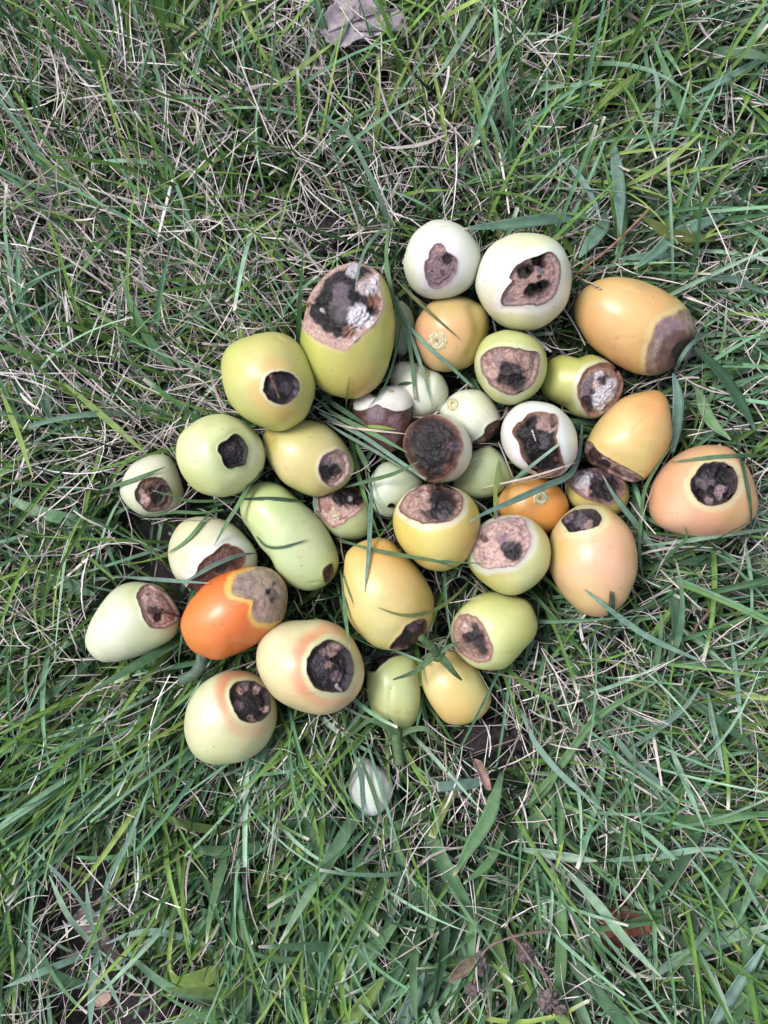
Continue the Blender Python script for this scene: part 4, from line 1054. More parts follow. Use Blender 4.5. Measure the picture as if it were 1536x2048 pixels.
for (pts, w, ck, zb, cut, lab) in [
    ([(1214,418),(1207,449),(1185,480),(1158,515)], 28, 'teal', .044, 0, "broad curved blade coming down toward the large cream tomato"),
    ([(1450,430),(1354,468),(1313,503),(1268,538)], 27, 'teal', .046, 0, "broad blade slanting above the big orange tomato"),
    ([(1241,300),(1243,478),(1230,524)], 24, 'green', .038, 0, "broad upright blade behind the twig above the big orange tomato"),
    ([(1370,508),(1287,513),(1238,518)], 17, 'teal', .042, 0, "flat broad blade just above the big orange tomato"),
    ([(1217,431),(1121,436),(1026,447),(925,458)], 22, 'teal', .042, 0, "long flat broad blade above the two white tomatoes"),
    ([(1430,480),(1357,471),(1329,462),(1281,430)], 23, 'olive', .048, 0, "olive broad blade forking above the big orange tomato"),
    ([(1224,275),(1237,367),(1241,470)], 24, 'teal', .046, 0, "tall broad blade reaching up from the large cream tomato's corner"),
    ([(1385,690),(1440,745),(1478,800),(1512,862)], 26, 'dark', .044, 0, "broad dark blade running down right of the big orange tomato's brown end"),
    ([(1392,770),(1420,840),(1462,880)], 22, 'green', .042, 0, "broad green blade beside the amber pear-shaped tomato, above the big round peach one"),
    ([(1536,700),(1470,735),(1405,752)], 22, 'dark', .040, 0, "dark blade lying level, right of the big orange tomato's brown end"),
    ([(1536,590),(1470,560),(1405,555)], 14, 'teal', .044, 0, "blue-green blade above right of the big orange tomato"),
    ([(1330,1155),(1352,1225),(1345,1290)], 22, 'dark', .040, 0, "broad dark blade hanging below the level one, right of the long peach tomato"),
    ([(680,1610),(595,1640),(525,1664)], 24, 'green', .025, 0, "broad dark leaf blade left of the white tomato sunk in the grass"),
    ([(965,1565),(920,1569),(874,1574)], 23, 'blue', .045, 1, "stubby pale blue-green blade with a square cut end"),
    ([(1004,1545),(979,1629),(942,1690),(907,1752)], 28, 'green', .045, 0, "broad blade curving below the stubby cut one"),
    ([(669,1990),(729,1919),(798,1842)], 30, 'green', .034, 0, "broad blade rising among the coarse grass at the photo's bottom middle"),
    ([(680,2070),(725,2009),(768,1955)], 38, 'yg', .044, 0, "widest yellow-green blade at the photo's bottom edge"),
    ([(795,2070),(822,2003),(848,1945)], 36, 'teal', .040, 0, "wide blue-green blade at the photo's bottom edge"),
    ([(845,1758),(862,1819),(864,1875)], 25, 'green', .034, 0, "broad blade with a torn pale tip below the sunken white tomato"),
    ([(735,1950),(629,1986),(540,2008)], 22, 'dark', .024, 0, "dark flat blade at the bottom left of the coarse grass"),
    ([(890,1608),(829,1636),(745,1672)], 22, 'green', .026, 0, "broad blade lying right of the sunken white tomato"),
    ([(600,1815),(635,1886),(657,1946)], 22, 'dark', .032, 0, "dark broad blade with cut tip, among thin blades low in the photo"),
    ([(914,1580),(889,1613),(864,1675)], 20, 'yg', .034, 1, "yellowing broad blade under the stubby cut one"),
    ([(1008,1660),(979,1723),(927,1768)], 16, 'green', .04, 0, "narrower curved blade beside the broad curving one"),
    ([(1127,1735),(1191,1803),(1257,1886),(1326,1958)], 20, 'pale', .05, 0, "long light green blade slanting over the reddish fallen leaf"),
    ([(1104,2050),(1121,1936),(1124,1803),(1128,1738)], 24, 'green', .034, 0, "upright broad blade left of the reddish fallen leaf"),
    ([(1560,1826),(1457,1876),(1357,1919),(1292,1962)], 28, 'teal', .034, 0, "broad blue-green blade below the reddish fallen leaf"),
    ([(1415,2065),(1474,1969),(1530,1888)], 36, 'blue', .045, 0, "very wide bluish blade in the lower right corner"),
    ([(1036,1697),(1107,1709),(1195,1722)], 22, 'pale', .045, 0, "wide pale blade pointing at the reddish fallen leaf"),
    ([(1195,1722),(1310,1713),(1390,1700),(1465,1698)], 13, 'teal', .04, 0, "level blue-green blade above the reddish fallen leaf"),
    ([(1055,1616),(1091,1573),(1119,1541)], 21, 'green', .034, 0, "short broad blade on the right below the heap"),
    ([(1057,1610),(1124,1527),(1197,1433),(1310,1366)], 17, 'green', .045, 0, "long green blade slanting up across the dry grass on the right"),
    ([(1414,1375),(1427,1450),(1447,1540)], 13, 'teal', .045, 0, "upright blue-green blade standing in the dry grass on the right"),
    ([(1331,1470),(1364,1550),(1408,1655)], 11, 'pale', .045, 0, "pale blade slanting down in the dry grass on the right"),
    ([(1200,1432),(1264,1517),(1311,1560),(1358,1602)], 12, 'teal', .042, 0, "blue-green blade crossing the long green one in the dry grass"),
    ([(1229,1522),(1357,1427),(1406,1364)], 12, 'blue', .046, 0, "bluish blade rising to the right across the dry grass"),
    ([(1044,1428),(1074,1490),(1124,1550),(1206,1622)], 13, 'teal', .044, 0, "bent blue-green blade right of the lone soil clod"),
    ([(1461,1260),(1474,1360),(1483,1470)], 10, 'teal', .045, 0, "straight blade near the right edge below the big round peach tomato"),
    ([(1170,1180),(1290,1270),(1420,1330)], 12, 'teal', .03, 0, "blue-green blade sloping away below the long peach tomato"),
    ([(1540,1140),(1430,1120),(1350,1128)], 26, 'dark', .025, 0, "broad dark blade right of the long peach tomato"),
    ([(76,640),(85,776),(105,850)], 32, 'dark', .026, 0, "broad dark green blade at the far left"),
    ([(60,1150),(110,1160),(190,1190)], 32, 'dark', .028, 0, "broad dark blade left of the pale egg-shaped tomato"),
    ([(129,767),(205,831),(293,908)], 13, 'yg', .045, 0, "bright green blade slanting toward the pale lime tomato"),
    ([(460,1932),(400,1957),(357,1960),(341,1940)], 34, 'yg', .034, 0, "yellow-green curled leaf blade over bare soil"),
    ([(510,2005),(417,2026),(345,2050)], 26, 'green', .032, 0, "green blade lying under the curled leaf blade"),
    ([(440,1898),(327,1865),(260,1869),(212,1888)], 14, 'blue', .03, 0, "bluish arched blade over the bare soil"),
    ([(0,776),(35,864),(66,955)], 12, 'yg', .045, 0, "yellow-green blade at the left edge"),
    ([(1301,130),(1224,187),(1175,243)], 12, 'yg', .05, 0, "short yellow-green blade in the upper right lawn"),
    ([(1241,377),(1324,333),(1408,262)], 12, 'yg', .05, 0, "long yellow-green blade rising in the upper right lawn"),
    ([(1304,312),(1317,187),(1300,112)], 10, 'pale', .055, 0, "upright pale blade in the upper right lawn"),
    ([(1540,110),(1441,163),(1388,190)], 14, 'teal', .045, 0, "blue-green blade at the right edge of the upper lawn"),
    ([(1097,297),(1151,343),(1184,393),(1202,442)], 12, 'blue', .045, 0, "bluish bent blade above the large cream tomato"),
    ([(975,322),(959,233),(942,155)], 11, 'yg', .045, 1, "green blade with a pale cut top above the topmost tomato"),
    ([(979,-10),(895,123),(857,170)], 12, 'pale', .05, 0, "pale blade crossing beside the grey fallen leaf"),
    ([(645,43),(720,50),(806,62)], 10, 'teal', .03, 0, "blue-green blade lying over the grey fallen leaf"),
    ([(525,190),(579,152),(680,76)], 11, 'yg', .045, 0, "yellow-green blade pointing at the grey fallen leaf"),
]:
    hand_blade(pts, w, ck, zb, cut, lab, group=BROAD)

# star-shaped tuft at the lower left: a thing with blades as parts
def star_tuft():
    cx, cy = 197, 1899
    root = thing("grass_tuft", px2w(cx, cy, 0.01), "star-shaped tuft of blue-green blades spreading over bare soil", "grass tuft")
    for k, (pts, w, z1) in enumerate([([(140,1836),(98,1750)],14,.045), ([(180,1830),(172,1765)],11,.05), ([(186,1960),(180,2060)],15,.04),
                      ([(240,1935),(288,1972)],9,.045), ([(117,1930),(5,1976)],14,.04), ([(213,1770),(247,1703),(302,1565)],10,.055), ([(215,1960),(248,2028)],8,.04), ([(160,1800),(60,1690)],9,.05)]):
        px = catmull([(cx, cy)] + pts, 20, False)
        t = np.linspace(0, 1, 20)
        z = 0.022 + (z1 - 0.022) * np.sin(t * 2.0)
        P = px2w(px[:, 0], px[:, 1], z)
        hw = np.minimum(1, .5 + 2 * t) * np.minimum(1, (1.02 - t) / .35) ** .8 * (w / 2) * (H - z) / FPX
        c = np.broadcast_to(lin(GCOL['teal' if k % 3 else 'pale']), (20, 3)) * (0.85 + 0.25 * t)[:, None]
        V, F, cc = ribbon(P, hw, 0.2 * np.sin(k + 2 * t), c, .25)
        obj("blade", make_mesh("blade", V, F, cc), M_BROAD, root)
star_tuft()

# ------------------------------------------------------------------ calyxes and stems (parts of their tomatoes)
def sepal(parent, pts, w, col=(92, 118, 84), name="sepal"):
    P3 = catmull([(x, y, z) for x, y, z in pts], 22, False)
    px, z = P3[:, :2], P3[:, 2]
    fl = top_z(px[:, 0], px[:, 1])
    z = np.maximum(z, np.where(fl > 0, fl + 0.0012, 0))
    for _ in range(6):
        z[1:-1] = np.maximum(z[1:-1], 0.5 * (z[:-2] + z[2:]))
    P = px2w(px[:, 0], px[:, 1], z)
    t = np.linspace(0, 1, 22)
    hw = np.minimum(1, .75 + 1.2 * t) * np.maximum((1.02 - t), .03) ** .6 * (w * .40) * (H - z) / FPX
    c = np.broadcast_to(lin(col), (22, 3)) * (1.0 + 0.18 * np.sin(t * 5))[:, None]
    V, F, cc = ribbon(P, hw, 0.15 * np.sin(3 * t), c, .35)
    o = obj(name, make_mesh(name, V, F, cc), M_STALK, parent)
    sd = o.modifiers.new("thickness", 'SOLIDIFY')
    sd.thickness = 0.0006
    return o

def calyx(root, hub, hz, hr, stem_pts, stem_r, sepals, col):
    c = tube("calyx", px2w(np.array([hub[0], hub[0] + 0.3, hub[0] + .6]), np.array([hub[1], hub[1] + .2, hub[1] + .4]), np.array([hz - .003, hz, hz + .002])),
             np.array([hr, hr * 1.1, hr * .6]), col, M_STALK, root, 12, 3, .08)
    for pts, w in sepals:
        s = sepal(root, pts, w, col)
        s.parent = c
        s.location = (0, 0, 0)
    if stem_pts:
        P3 = catmull(stem_pts, 14, False)
        st = tube("stem", px2w(P3[:, 0], P3[:, 1], P3[:, 2]), np.linspace(stem_r, stem_r * .85, 14), col, M_STALK, root, 10, 5, .07)
    return c

def g7(x, y, z):
    q = fr(7, [(x, y)])[0]
    return (q[0], q[1], z)
sc_ = (86, 112, 78)
calyx(yel_root, g7(840, 790, 0)[:2], .056, .0042, [g7(838, 790, .057), g7(800, 740, .062), g7(742, 690, .066)], .0026,
      [([g7(830,800,.058), g7(780,840,.057), g7(700,905,.054), g7(572,952,.052)], 17), ([g7(850,800,.058), g7(900,850,.056), g7(945,905,.054), g7(995,955,.050)], 22),
       ([g7(860,780,.058), g7(920,745,.060), g7(980,720,.062)], 15), ([g7(820,790,.057), g7(770,810,.056), g7(740,830,.054)], 14), ([g7(845,780,.058), g7(860,730,.062), g7(905,700,.064)], 12)], sc_)
calyx(green_root, g7(590, 1290, 0)[:2], .036, .0048, [g7(592, 1290, .037), g7(600, 1370, .040), g7(612, 1478, .043)], .0034,
      [([g7(590,1300,.038), g7(560,1230,.046), g7(545,1195,.050)], 34), ([g7(575,1300,.038), g7(520,1235,.042), g7(430,1200,.044), g7(340,1270,.040), g7(270,1320,.034)], 17),
       ([g7(620,1290,.038), g7(700,1255,.042), g7(790,1260,.044), g7(860,1340,.040), g7(930,1405,.032)], 15), ([g7(570,1310,.038), g7(545,1340,.040), g7(535,1380,.036)], 20), ([g7(610,1300,.037), g7(660,1340,.034), g7(690,1380,.028)], 14)], sc_)
def g4(x, y, z):
    q = fr(4, [(x, y)])[0]
    return (q[0], q[1], z)
calyx(peach_root, g4(682, 1215, 0)[:2], .030, .0040, [g4(680, 1215, .030), g4(684, 1290, .026)], .0030,
      [([g4(690,1205,.034), g4(697,1140,.046), g4(697,1075,.052)], 11), ([g4(700,1205,.034), g4(712,1150,.046), g4(712,1080,.052)], 9), ([g4(690,1200,.034), g4(735,1170,.040), g4(760,1150,.042)], 9)], (84, 96, 80))
def g6(x, y, z):
    q = fr(6, [(x, y)])[0]
    return (q[0], q[1], z)
P3 = catmull([g6(730, 985, .034), g6(715, 1050, .036), g6(675, 1105, .037), g6(598, 1140, .036)], 16, False)
tube("stem", px2w(P3[:, 0], P3[:, 1], P3[:, 2]), np.linspace(.0042, .0030, 16), (92, 116, 100), M_STALK, oran_root, 10, 5, .06)

# ------------------------------------------------------------------ twigs and straws
def twig(pts, r, col, label, cat="twig", name="twig", clear=.001, zb=.03, seed=0):
    px = catmull(pts, 18, False)
    z = drape(px, zb, clear)
    P = px2w(px[:, 0], px[:, 1], z)
    P[:, 2] += 0.0006 * np.random.default_rng(seed).standard_normal(18)
    o = tube(name, P, np.linspace(r, r * .7, 18), col, M_DRY, None, 7, seed, .15)
    return tag(o, label, cat)
twig(f5((990,340),(1012,400),(1042,482)), .0011, (104, 84, 76), "brown bark splinter lying in the neat dark hole of the big round yellow tomato", clear=-.0004, seed=1)
twig(f6((480,738),(530,755),(592,776)), .0009, (96, 76, 66), "thin brown twig poking out of the open pink-rimmed wound", clear=-.0003, seed=2)
twig(f2((1150,-30),(950,170),(840,260),(700,370)), .0009, (150, 118, 100), "reddish brown stalk crossing the broad blades above the big orange tomato", cat="stalk", name="dry_stalk", zb=.045, seed=3)
twig(f2((690,385),(760,415),(850,462)), .0006, (196, 180, 160), "short pale straw touching the big orange tomato's upper edge", cat="straw", name="straw_piece", seed=4)
twig(f4((278,212),(286,240),(298,270)), .0006, (206, 196, 190), "tiny pale straw stuck in the black hollow of the white-fleshed tomato", cat="straw", name="straw_piece", clear=-.001, seed=5)
twig(f4((1130,1300),(1220,1180),(1300,1090),(1440,1000)), .0009, (130, 104, 100), "dark reddish stalk lying on dry grass right of the long peach tomato", cat="stalk", name="dry_stalk", zb=.03, seed=6)
twig([(418,1980),(300,1990),(60,1960)], .0008, (190, 176, 164), "long pale dry stalk over the bare soil", cat="stalk", name="dry_stalk", zb=.02, seed=7)

# ------------------------------------------------------------------ fallen leaves, clods, withered stalk
def fallen_leaf(name, outline, z0, col, col2, label, curl=.004, seed=0, vein=None):
    poly = catmull(outline, 72, True)
    c = poly.mean(0)
    t = np.linspace(0.03, 1, 18)[:, None]
    jag = 1 + 0.035 * np.random.default_rng(seed).standard_normal(72)
    gx = c[0] + (poly[None, :, 0] - c[0]) * t * (1 + (jag - 1) * t)
    gy = c[1] + (poly[None, :, 1] - c[1]) * t * (1 + (jag - 1) * t)
    q = np.stack([gx * .012, gy * .012, 0 * gx + seed], -1)
    z = z0 + curl * fbm(q, seed, 3) + curl * .5 * t ** 3
    P = px2w(gx, gy, z)
    cc = np.broadcast_to(lin(col), P.shape).copy()
    cc = mixc(cc, lin(col2), sstep(-.1, .5, fbm(q * 3, seed + 3, 3)))
    root = obj(name, make_mesh(name, P, grid_faces(18, 72, True), cc), M_DRY)
    sd = root.modifiers.new("thickness", 'SOLIDIFY')
    sd.thickness = .0004
    tag(root, label, "leaf")
    if vein:
        v = catmull(vein, 14, False)
        zz = z0 + curl * fbm(np.stack([v[:, 0] * .012, v[:, 1] * .012, 0 * v[:, 0] + seed], -1), seed, 3) + .0006
        tube("midrib", px2w(v[:, 0], v[:, 1], zz), np.linspace(.0009, .0004, 14), col2, M_DRY, root, 6, seed)
    return root
fallen_leaf("fallen_leaf", [(655,20),(690,-14),(735,-6),(775,18),(802,22),(803,58),(770,66),(745,74),(715,78),(690,94),(660,88),(640,60)], .031,
            (178, 168, 176), (150, 138, 148), "grey dry leaf lying in the grass at the top edge", .004, 1, [(640,75),(700,45),(760,22)])
fallen_leaf("fallen_leaf", [(1184,1862),(1200,1830),(1225,1812),(1265,1816),(1290,1830),(1302,1848),(1298,1866),(1285,1872),(1240,1872),(1195,1876)], .027,
            (132, 84, 70), (98, 60, 52), "reddish brown leaf lying in a hollow of the coarse grass", .004, 2, [(1190,1868),(1240,1842),(1296,1846)])
fallen_leaf("fallen_leaf", [(1190,1880),(1230,1876),(1250,1886),(1235,1900),(1200,1902),(1186,1894)], .012,
            (96, 60, 52), (70, 46, 42), "dark brown leaf scrap under the reddish brown leaf", .003, 3)
fallen_leaf("fallen_leaf", [(905,1945),(930,1920),(960,1915),(955,1938),(925,1955),(900,1962)], .044,
            (138, 122, 108), (108, 100, 82), "tan curled leaf beside the withered flower stalk", .006, 4)
fallen_leaf("fallen_leaf", [(188,1992),(215,1985),(222,1996),(205,2012),(192,2012)], .018, (176, 152, 140), (140, 118, 108), "small pinkish dry leaf on bare soil at lower left", .003, 5)
fallen_leaf("fallen_leaf", [(150,1835),(180,1815),(205,1850),(230,1895),(245,1920),(215,1915),(170,1880)], .012, (150, 136, 138), (110, 98, 100), "pale grey leaf shred under the star-shaped tuft", .005, 6)
fallen_leaf("fallen_leaf", [(948,1520),(962,1524),(976,1552),(982,1578),(972,1576),(958,1550)], .048, (160, 134, 126), (126, 100, 94), "narrow pinkish dry leaf standing by the stubby cut blade", .004, 7)
fallen_leaf("fallen_leaf", [(1428,470),(1462,462),(1490,474),(1484,492),(1450,496),(1424,486)], .016, (110, 84, 84), (84, 62, 62), "dull brown leaf above the brown end of the big orange tomato", .004, 8)

def clod(x, y, rx, ry, hz, z0, label, seed):
    n, m = 40, 56
    th = np.linspace(0.02, math.pi - .02, n)[:, None]
    ph = np.linspace(0, 2 * math.pi, m, endpoint=False)[None]
    D = np.stack([np.sin(th) * np.cos(ph), np.sin(th) * np.sin(ph), np.cos(th) + 0 * ph], -1)
    k = 1 + .34 * fbm(D * 2.2 + seed, seed, 3) + .22 * fbm(D * 7 + seed, seed, 3)
    s = (H - z0) / FPX
    P = px2w(x, y, z0) + D * k[..., None] * np.array([rx * s, ry * s, hz])
    o = obj("soil_clod", make_mesh("soil_clod", P, grid_faces(n, m, True)), M_SOIL)
    tag(o, label, "soil clod")
clod(655, 478, 48, 40, .012, .006, "dark crumbly soil clod above the biggest tomato", 1)
clod(972, 1475, 52, 32, .012, .008, "dark soil clod below the small smooth yellow tomato", 2)
clod(1030, 1475, 26, 28, .009, .006, "small soil clod right of the larger one under the heap", 3)
clod(285, 2010, 75, 45, .008, .004, "flat soil clod on the bare patch at the lower left corner", 4)
clod(215, 1770, 50, 24, .009, .004, "soil clod between thin blades above the star-shaped tuft", 5)

def withered():
    root = thing("withered_stalk", px2w(1040, 1900, .03), "withered greyish flower stalk with shrivelled heads among coarse blades", "dead stalk")
    def tb(pts, r, z):
        v = catmull(pts, 14, False)
        tube("stalk", px2w(v[:, 0], v[:, 1], z + .004 * np.sin(np.linspace(0, 3, 14))), np.linspace(r, r * .7, 14), (128, 108, 106), M_DRY, root, 7, 4, .2)
    tb([(1100,1860),(1024,1874),(975,1896),(958,1925)], .0009, .050)
    tb([(1024,1874),(1045,1895),(1065,1925),(1092,1950),(1106,1985)], .0012, .050)
    tb([(960,1930),(945,1975),(930,2010)], .0008, .046)
    for x, y, a, b, sd in [(962,1925,13,26,1),(945,1978,16,14,2),(1050,1903,17,22,3),(1094,2000,20,24,4),(1120,2018,14,12,5)]:
        n, m = 16, 22
        th = np.linspace(.02, math.pi - .02, n)[:, None]
        ph = np.linspace(0, 2 * math.pi, m, endpoint=False)[None]
        D = np.stack([np.sin(th) * np.cos(ph), np.sin(th) * np.sin(ph), np.cos(th) + 0 * ph], -1)
        k = .85 + 1.1 * fbm(D * 3.4 + sd * 3, sd, 3)
        s = (H - .05) / FPX
        P = px2w(x, y, .050) + D * k[..., None] * np.array([a * s, b * s, .6 * a * s])
        cc = mixc(np.broadcast_to(lin((128, 114, 114)), P.shape).copy(), lin((72, 62, 66)), sstep(-.2, .4, fbm(D * 5, sd, 2)))
        obj("seed_head", make_mesh("seed_head", P, grid_faces(n, m, True), cc), M_DRY, root)
withered()

# ------------------------------------------------------------------ lawn: dead straw and green blades (uncountable)
# anchors read from the photograph: x, y, lean direction (deg, 0 right, 90 up), spread, green density, straw density, yellowness
ANCH = np.array([
    (120, 120, 125, 38, 0.9, 1.275, 0.82),
    (450, 90, 105, 45, 0.96, 1.105, 0.6),
    (768, 200, 75, 60, 1.08, 0.935, 0.6),
    (1050, 120, 60, 50, 1.3, 0.68, 0.4),
    (1350, 150, 35, 60, 1.2, 0.68, 0.3),
    (1450, 330, 10, 55, 1.2, 0.68, 0.15),
    (650, 420, 160, 60, 1.08, 0.68, 0.4),
    (200, 400, 125, 45, 0.9, 1.275, 0.72),
    (200, 650, 120, 55, 0.84, 1.19, 0.62),
    (380, 800, 150, 60, 0.84, 1.02, 0.42),
    (60, 950, 215, 55, 1.44, 0.68, 0.57),
    (150, 1100, 200, 55, 1.1, 0.68, 0.22),
    (250, 1450, 222, 30, 1.7, 0.595, 0.57),
    (100, 1600, 235, 32, 1.6, 0.425, 0.67),
    (350, 1650, 250, 32, 1.7, 0.51, 0.52),
    (200, 1850, 250, 45, 0.8, 0.68, 0.32),
    (650, 1550, 265, 32, 1.5, 0.595, 0.15),
    (768, 1800, 265, 50, 1.3, 0.51, 0.2),
    (950, 1950, 240, 55, 1.2, 0.595, 0.2),
    (1150, 1450, -35, 55, 1, 1.02, 0.1),
    (1350, 1300, -15, 55, 0.9, 1.275, 0.1),
    (1450, 1550, -40, 60, 0.9, 1.275, 0.1),
    (1300, 1750, -65, 60, 1.3, 0.765, 0.2),
    (1450, 1950, -60, 60, 1.3, 0.68, 0.15),
    (1480, 1050, -5, 50, 1, 1.02, 0.1),
    (1400, 520, 20, 55, 1.1, 0.85, 0.1),
    (768, 1000, -40, 90, 0.8, 0.68, 0.1)], float)
BARE = [(1240, 1900, 50), (655, 470, 66), (975, 1475, 62), (240, 2005, 110), (150, 1790, 70), (195, 1720, 50), (1235, 1845, 62), (1400, 870, 45), (320, 1120, 45), (1040, 1480, 40), (420, 1170, 30)]

def field(px, py):
    d = (px[:, None] - ANCH[:, 0]) ** 2 + (py[:, None] - ANCH[:, 1]) ** 2
    w = 1 / (d + 90.0 ** 2) ** 1.6
    w /= w.sum(1, keepdims=True)
    a = np.radians(ANCH[:, 2])
    ang = np.arctan2((w * np.sin(a)).sum(1), (w * np.cos(a)).sum(1))
    return ang, np.radians((w * ANCH[:, 3]).sum(1)), (w * ANCH[:, 4]).sum(1), (w * ANCH[:, 5]).sum(1), (w * ANCH[:, 6]).sum(1)

def bare(px, py):
    k = np.ones(len(px))
    for x, y, r in BARE:
        k *= 1 - 0.96 * np.exp(-(((px - x) ** 2 + (py - y) ** 2) / (1.9 * r * r)) ** 2)
    return k

def hits(P):
    """blades whose path runs through a fruit, or high over one"""
    n = len(P)
    bad = np.zeros(n, bool)
    qx, qy = w2px(P)
    for B in BODIES:
        R = B.rpx.max()
        m = (np.abs(qx - B.cx) < R) & (np.abs(qy - B.cy) < R)
        ii, jj = np.nonzero(m)
        if not len(ii):
            continue
        dx, dy = qx[ii, jj] - B.cx, qy[ii, jj] - B.cy
        rp = np.interp(np.arctan2(-dy, dx), PHI, B.rpx, period=2 * math.pi)
        L = P[ii, jj] - B.C
        rho_s = np.hypot(dx, dy) / rp
        rr = np.interp(np.arctan2(L[:, 1], L[:, 0]), PHI, B.r, period=2 * math.pi)
        inside = (np.hypot(L[:, 0], L[:, 1]) / rr) ** 2 + (L[:, 2] / B.h) ** 2 < 1.0
        over = (rho_s < 0.82) & (L[:, 2] > -0.1 * B.h)
        bad[ii[inside | over]] = True
    return bad

def scatter(n, half_x, half_y, which, seed):
    r = np.random.default_rng(seed)
    x = r.uniform(-half_x, half_x, n)
    y = r.uniform(-half_y, half_y, n)
    px, py = 768 + x * FPX / (H - .015), 1024 - y * FPX / (H - .015)
    ang, spr, gd, sd, yl = field(px, py)
    q = np.stack([x * 26, y * 26, 0 * x + seed], -1)
    clump = 0.62 + 0.7 * sstep(-.35, .45, fbm(q, seed, 2))
    sd = sd * (1 - .36 * sstep(700, 1500, py) * (.6 + .4 * sstep(1000, 600, px))) * (1 - .25 * sstep(900, 1400, px))
    dens = (gd if which == 'g' else sd) * clump * bare(px, py) ** (1.0 if which == 'g' else .3) / 2.0
    out = np.maximum(np.abs(px - 768) / 768, np.abs(py - 1024) / 1024)
    dens *= np.interp(out, [0, 1.15, 1.9, 3], [1, 1, .55, .35])
    k = r.random(n) < dens
    return x[k], y[k], px[k], py[k], ang[k], spr[k], yl[k], r

def blades(name, x, y, az, L, e0, droop, bend, W, seg, across, c0, c1, ctip, tipk, z0, mat, roll, r, taper, zmin=.002):
    n = len(x)
    s = np.linspace(0, 1, seg + 1)[None]
    el = e0[:, None] - droop[:, None] * s
    a = az[:, None] + bend[:, None] * s
    D = np.stack([np.cos(el) * np.cos(a), np.cos(el) * np.sin(a), np.sin(el)], -1)
    step = L[:, None, None] / seg
    P = np.concatenate([np.zeros((n, 1, 3)), np.cumsum(0.5 * (D[:, :-1] + D[:, 1:]) * step, 1)], 1)
    P[..., 0] += x[:, None]; P[..., 1] += y[:, None]; P[..., 2] += z0[:, None]
    zz = P[..., 2]
    P[..., 2] = np.where(zz < zmin, zmin + (zz - zmin) * 0.03 + r.uniform(0, .004, (n, 1)), zz)
    mx, my = w2px(P[:, (seg + 1) // 2])
    keep = ~hits(P) & (r.random(n) < (.15 + .85 * bare(mx, my) if across == 3 else 1.1))
    P, D, W, c0, c1, ctip, tipk, roll, taper = (q[keep] for q in (P, D, W, c0, c1, ctip, tipk, roll, taper))
    n = len(P)
    S = np.cross(D, (0, 0, 1.0))
    S /= np.linalg.norm(S, axis=-1, keepdims=True) + 1e-9
    Nn = np.cross(S, D)
    rl = (roll[:, :1] + roll[:, 1:] * s)[..., None]
    S2 = np.cos(rl) * S + np.sin(rl) * Nn
    N2 = np.cos(rl) * Nn - np.sin(rl) * S
    prof = np.minimum(1, .65 + 1.4 * s) * np.maximum(1 - taper[:, None] * np.maximum(0, (s - .45) / .55) ** 1.6, .04)
    hw = (W[:, None] * .5 * prof)[..., None]
    u = np.linspace(-1, 1, across)
    V = P[:, :, None] + (hw[..., None] * u[None, None, :, None]) * S2[:, :, None]
    if across == 3:
        V = V + hw[..., None] * (0.42 * (np.abs(u) - .5))[None, None, :, None] * N2[:, :, None]
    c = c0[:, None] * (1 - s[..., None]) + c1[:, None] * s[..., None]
    tp = (sstep(.90, 1.0, s) * tipk[:, None])[..., None]
    c = c * (1 - tp) + ctip[:, None] * tp
    C = np.empty(V.shape[:3] + (4,))
    C[..., :3] = c[:, :, None]
    C[..., 3] = u * .5 + .5
    base = grid_faces(seg + 1, across, False)
    F = (base[None] + (np.arange(n) * (seg + 1) * across)[:, None, None]).reshape(-1, 4)
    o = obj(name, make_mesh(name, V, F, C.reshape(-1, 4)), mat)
    o['kind'] = 'stuff'
    return o

def pick(r, n, cols, p):
    i = r.choice(len(cols), n, p=np.array(p) / sum(p))
    return lin(np.array(cols))[i] * (1 + .12 * r.standard_normal((n, 1)))

# thin dead stems, lying
x, y, px, py, ang, spr, yl, r = scatter(82000, .46, .54, 's', 21)
n = len(x)
az = ang + spr * 0.85 * r.standard_normal(n) + math.pi * (r.random(n) < .5)
wild = r.random(n) < .35
az = np.where(wild, r.uniform(0, 6.3, n), az)
cs = pick(r, n, [(222,210,209), (204,190,189), (168,154,153), (236,228,227), (126,112,110), (164,156,130)], [4, 4, 2.4, 3, 1.6, .8])
lying = r.random(n) < .68
e0 = np.where(lying, np.radians(r.uniform(-10, 18, n)), np.radians(r.uniform(20, 65, n)))
hi = r.uniform(0, 1, n) ** 1.3
blades("dead_grass", x, y, az, np.where(lying, r.uniform(.016, .065, n), r.uniform(.014, .040, n)), e0, r.uniform(-.3, .6, n), .5 * r.standard_normal(n),
       r.uniform(.00042, .00090, n) * np.where(r.random(n) < .07, 2.2, 1), 4, 2, cs * .85, cs, np.full((n, 3), .68) * np.array([1, .94, .88]), .5 * (r.random(n) < .3),
       .010 + .026 * hi, M_STRAW, np.column_stack([r.uniform(-.8, .8, n), r.uniform(-1, 1, n)]), r, r.uniform(.2, .9, n))

# short dark green undergrowth, its colour deepened to put shade into the gaps
x, y, px, py, ang, spr, yl, r = scatter(42000, .46, .54, 'g', 22)
n = len(x)
az = ang + spr * 1.5 * r.standard_normal(n)
cg = pick(r, n, [(46,74,42), (58,90,52), (36,58,38), (58,88,64), (78,104,50)], [3, 3, 2, 2, 1.2])
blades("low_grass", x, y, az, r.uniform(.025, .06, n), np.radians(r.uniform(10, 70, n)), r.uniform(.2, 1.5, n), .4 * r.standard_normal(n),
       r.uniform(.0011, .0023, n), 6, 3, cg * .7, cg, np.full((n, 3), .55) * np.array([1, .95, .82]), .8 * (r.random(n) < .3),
       r.uniform(.001, .008, n), M_GREEN, np.column_stack([r.uniform(-.7, .7, n), r.uniform(-.6, .6, n)]), r, r.uniform(.6, .97, n))

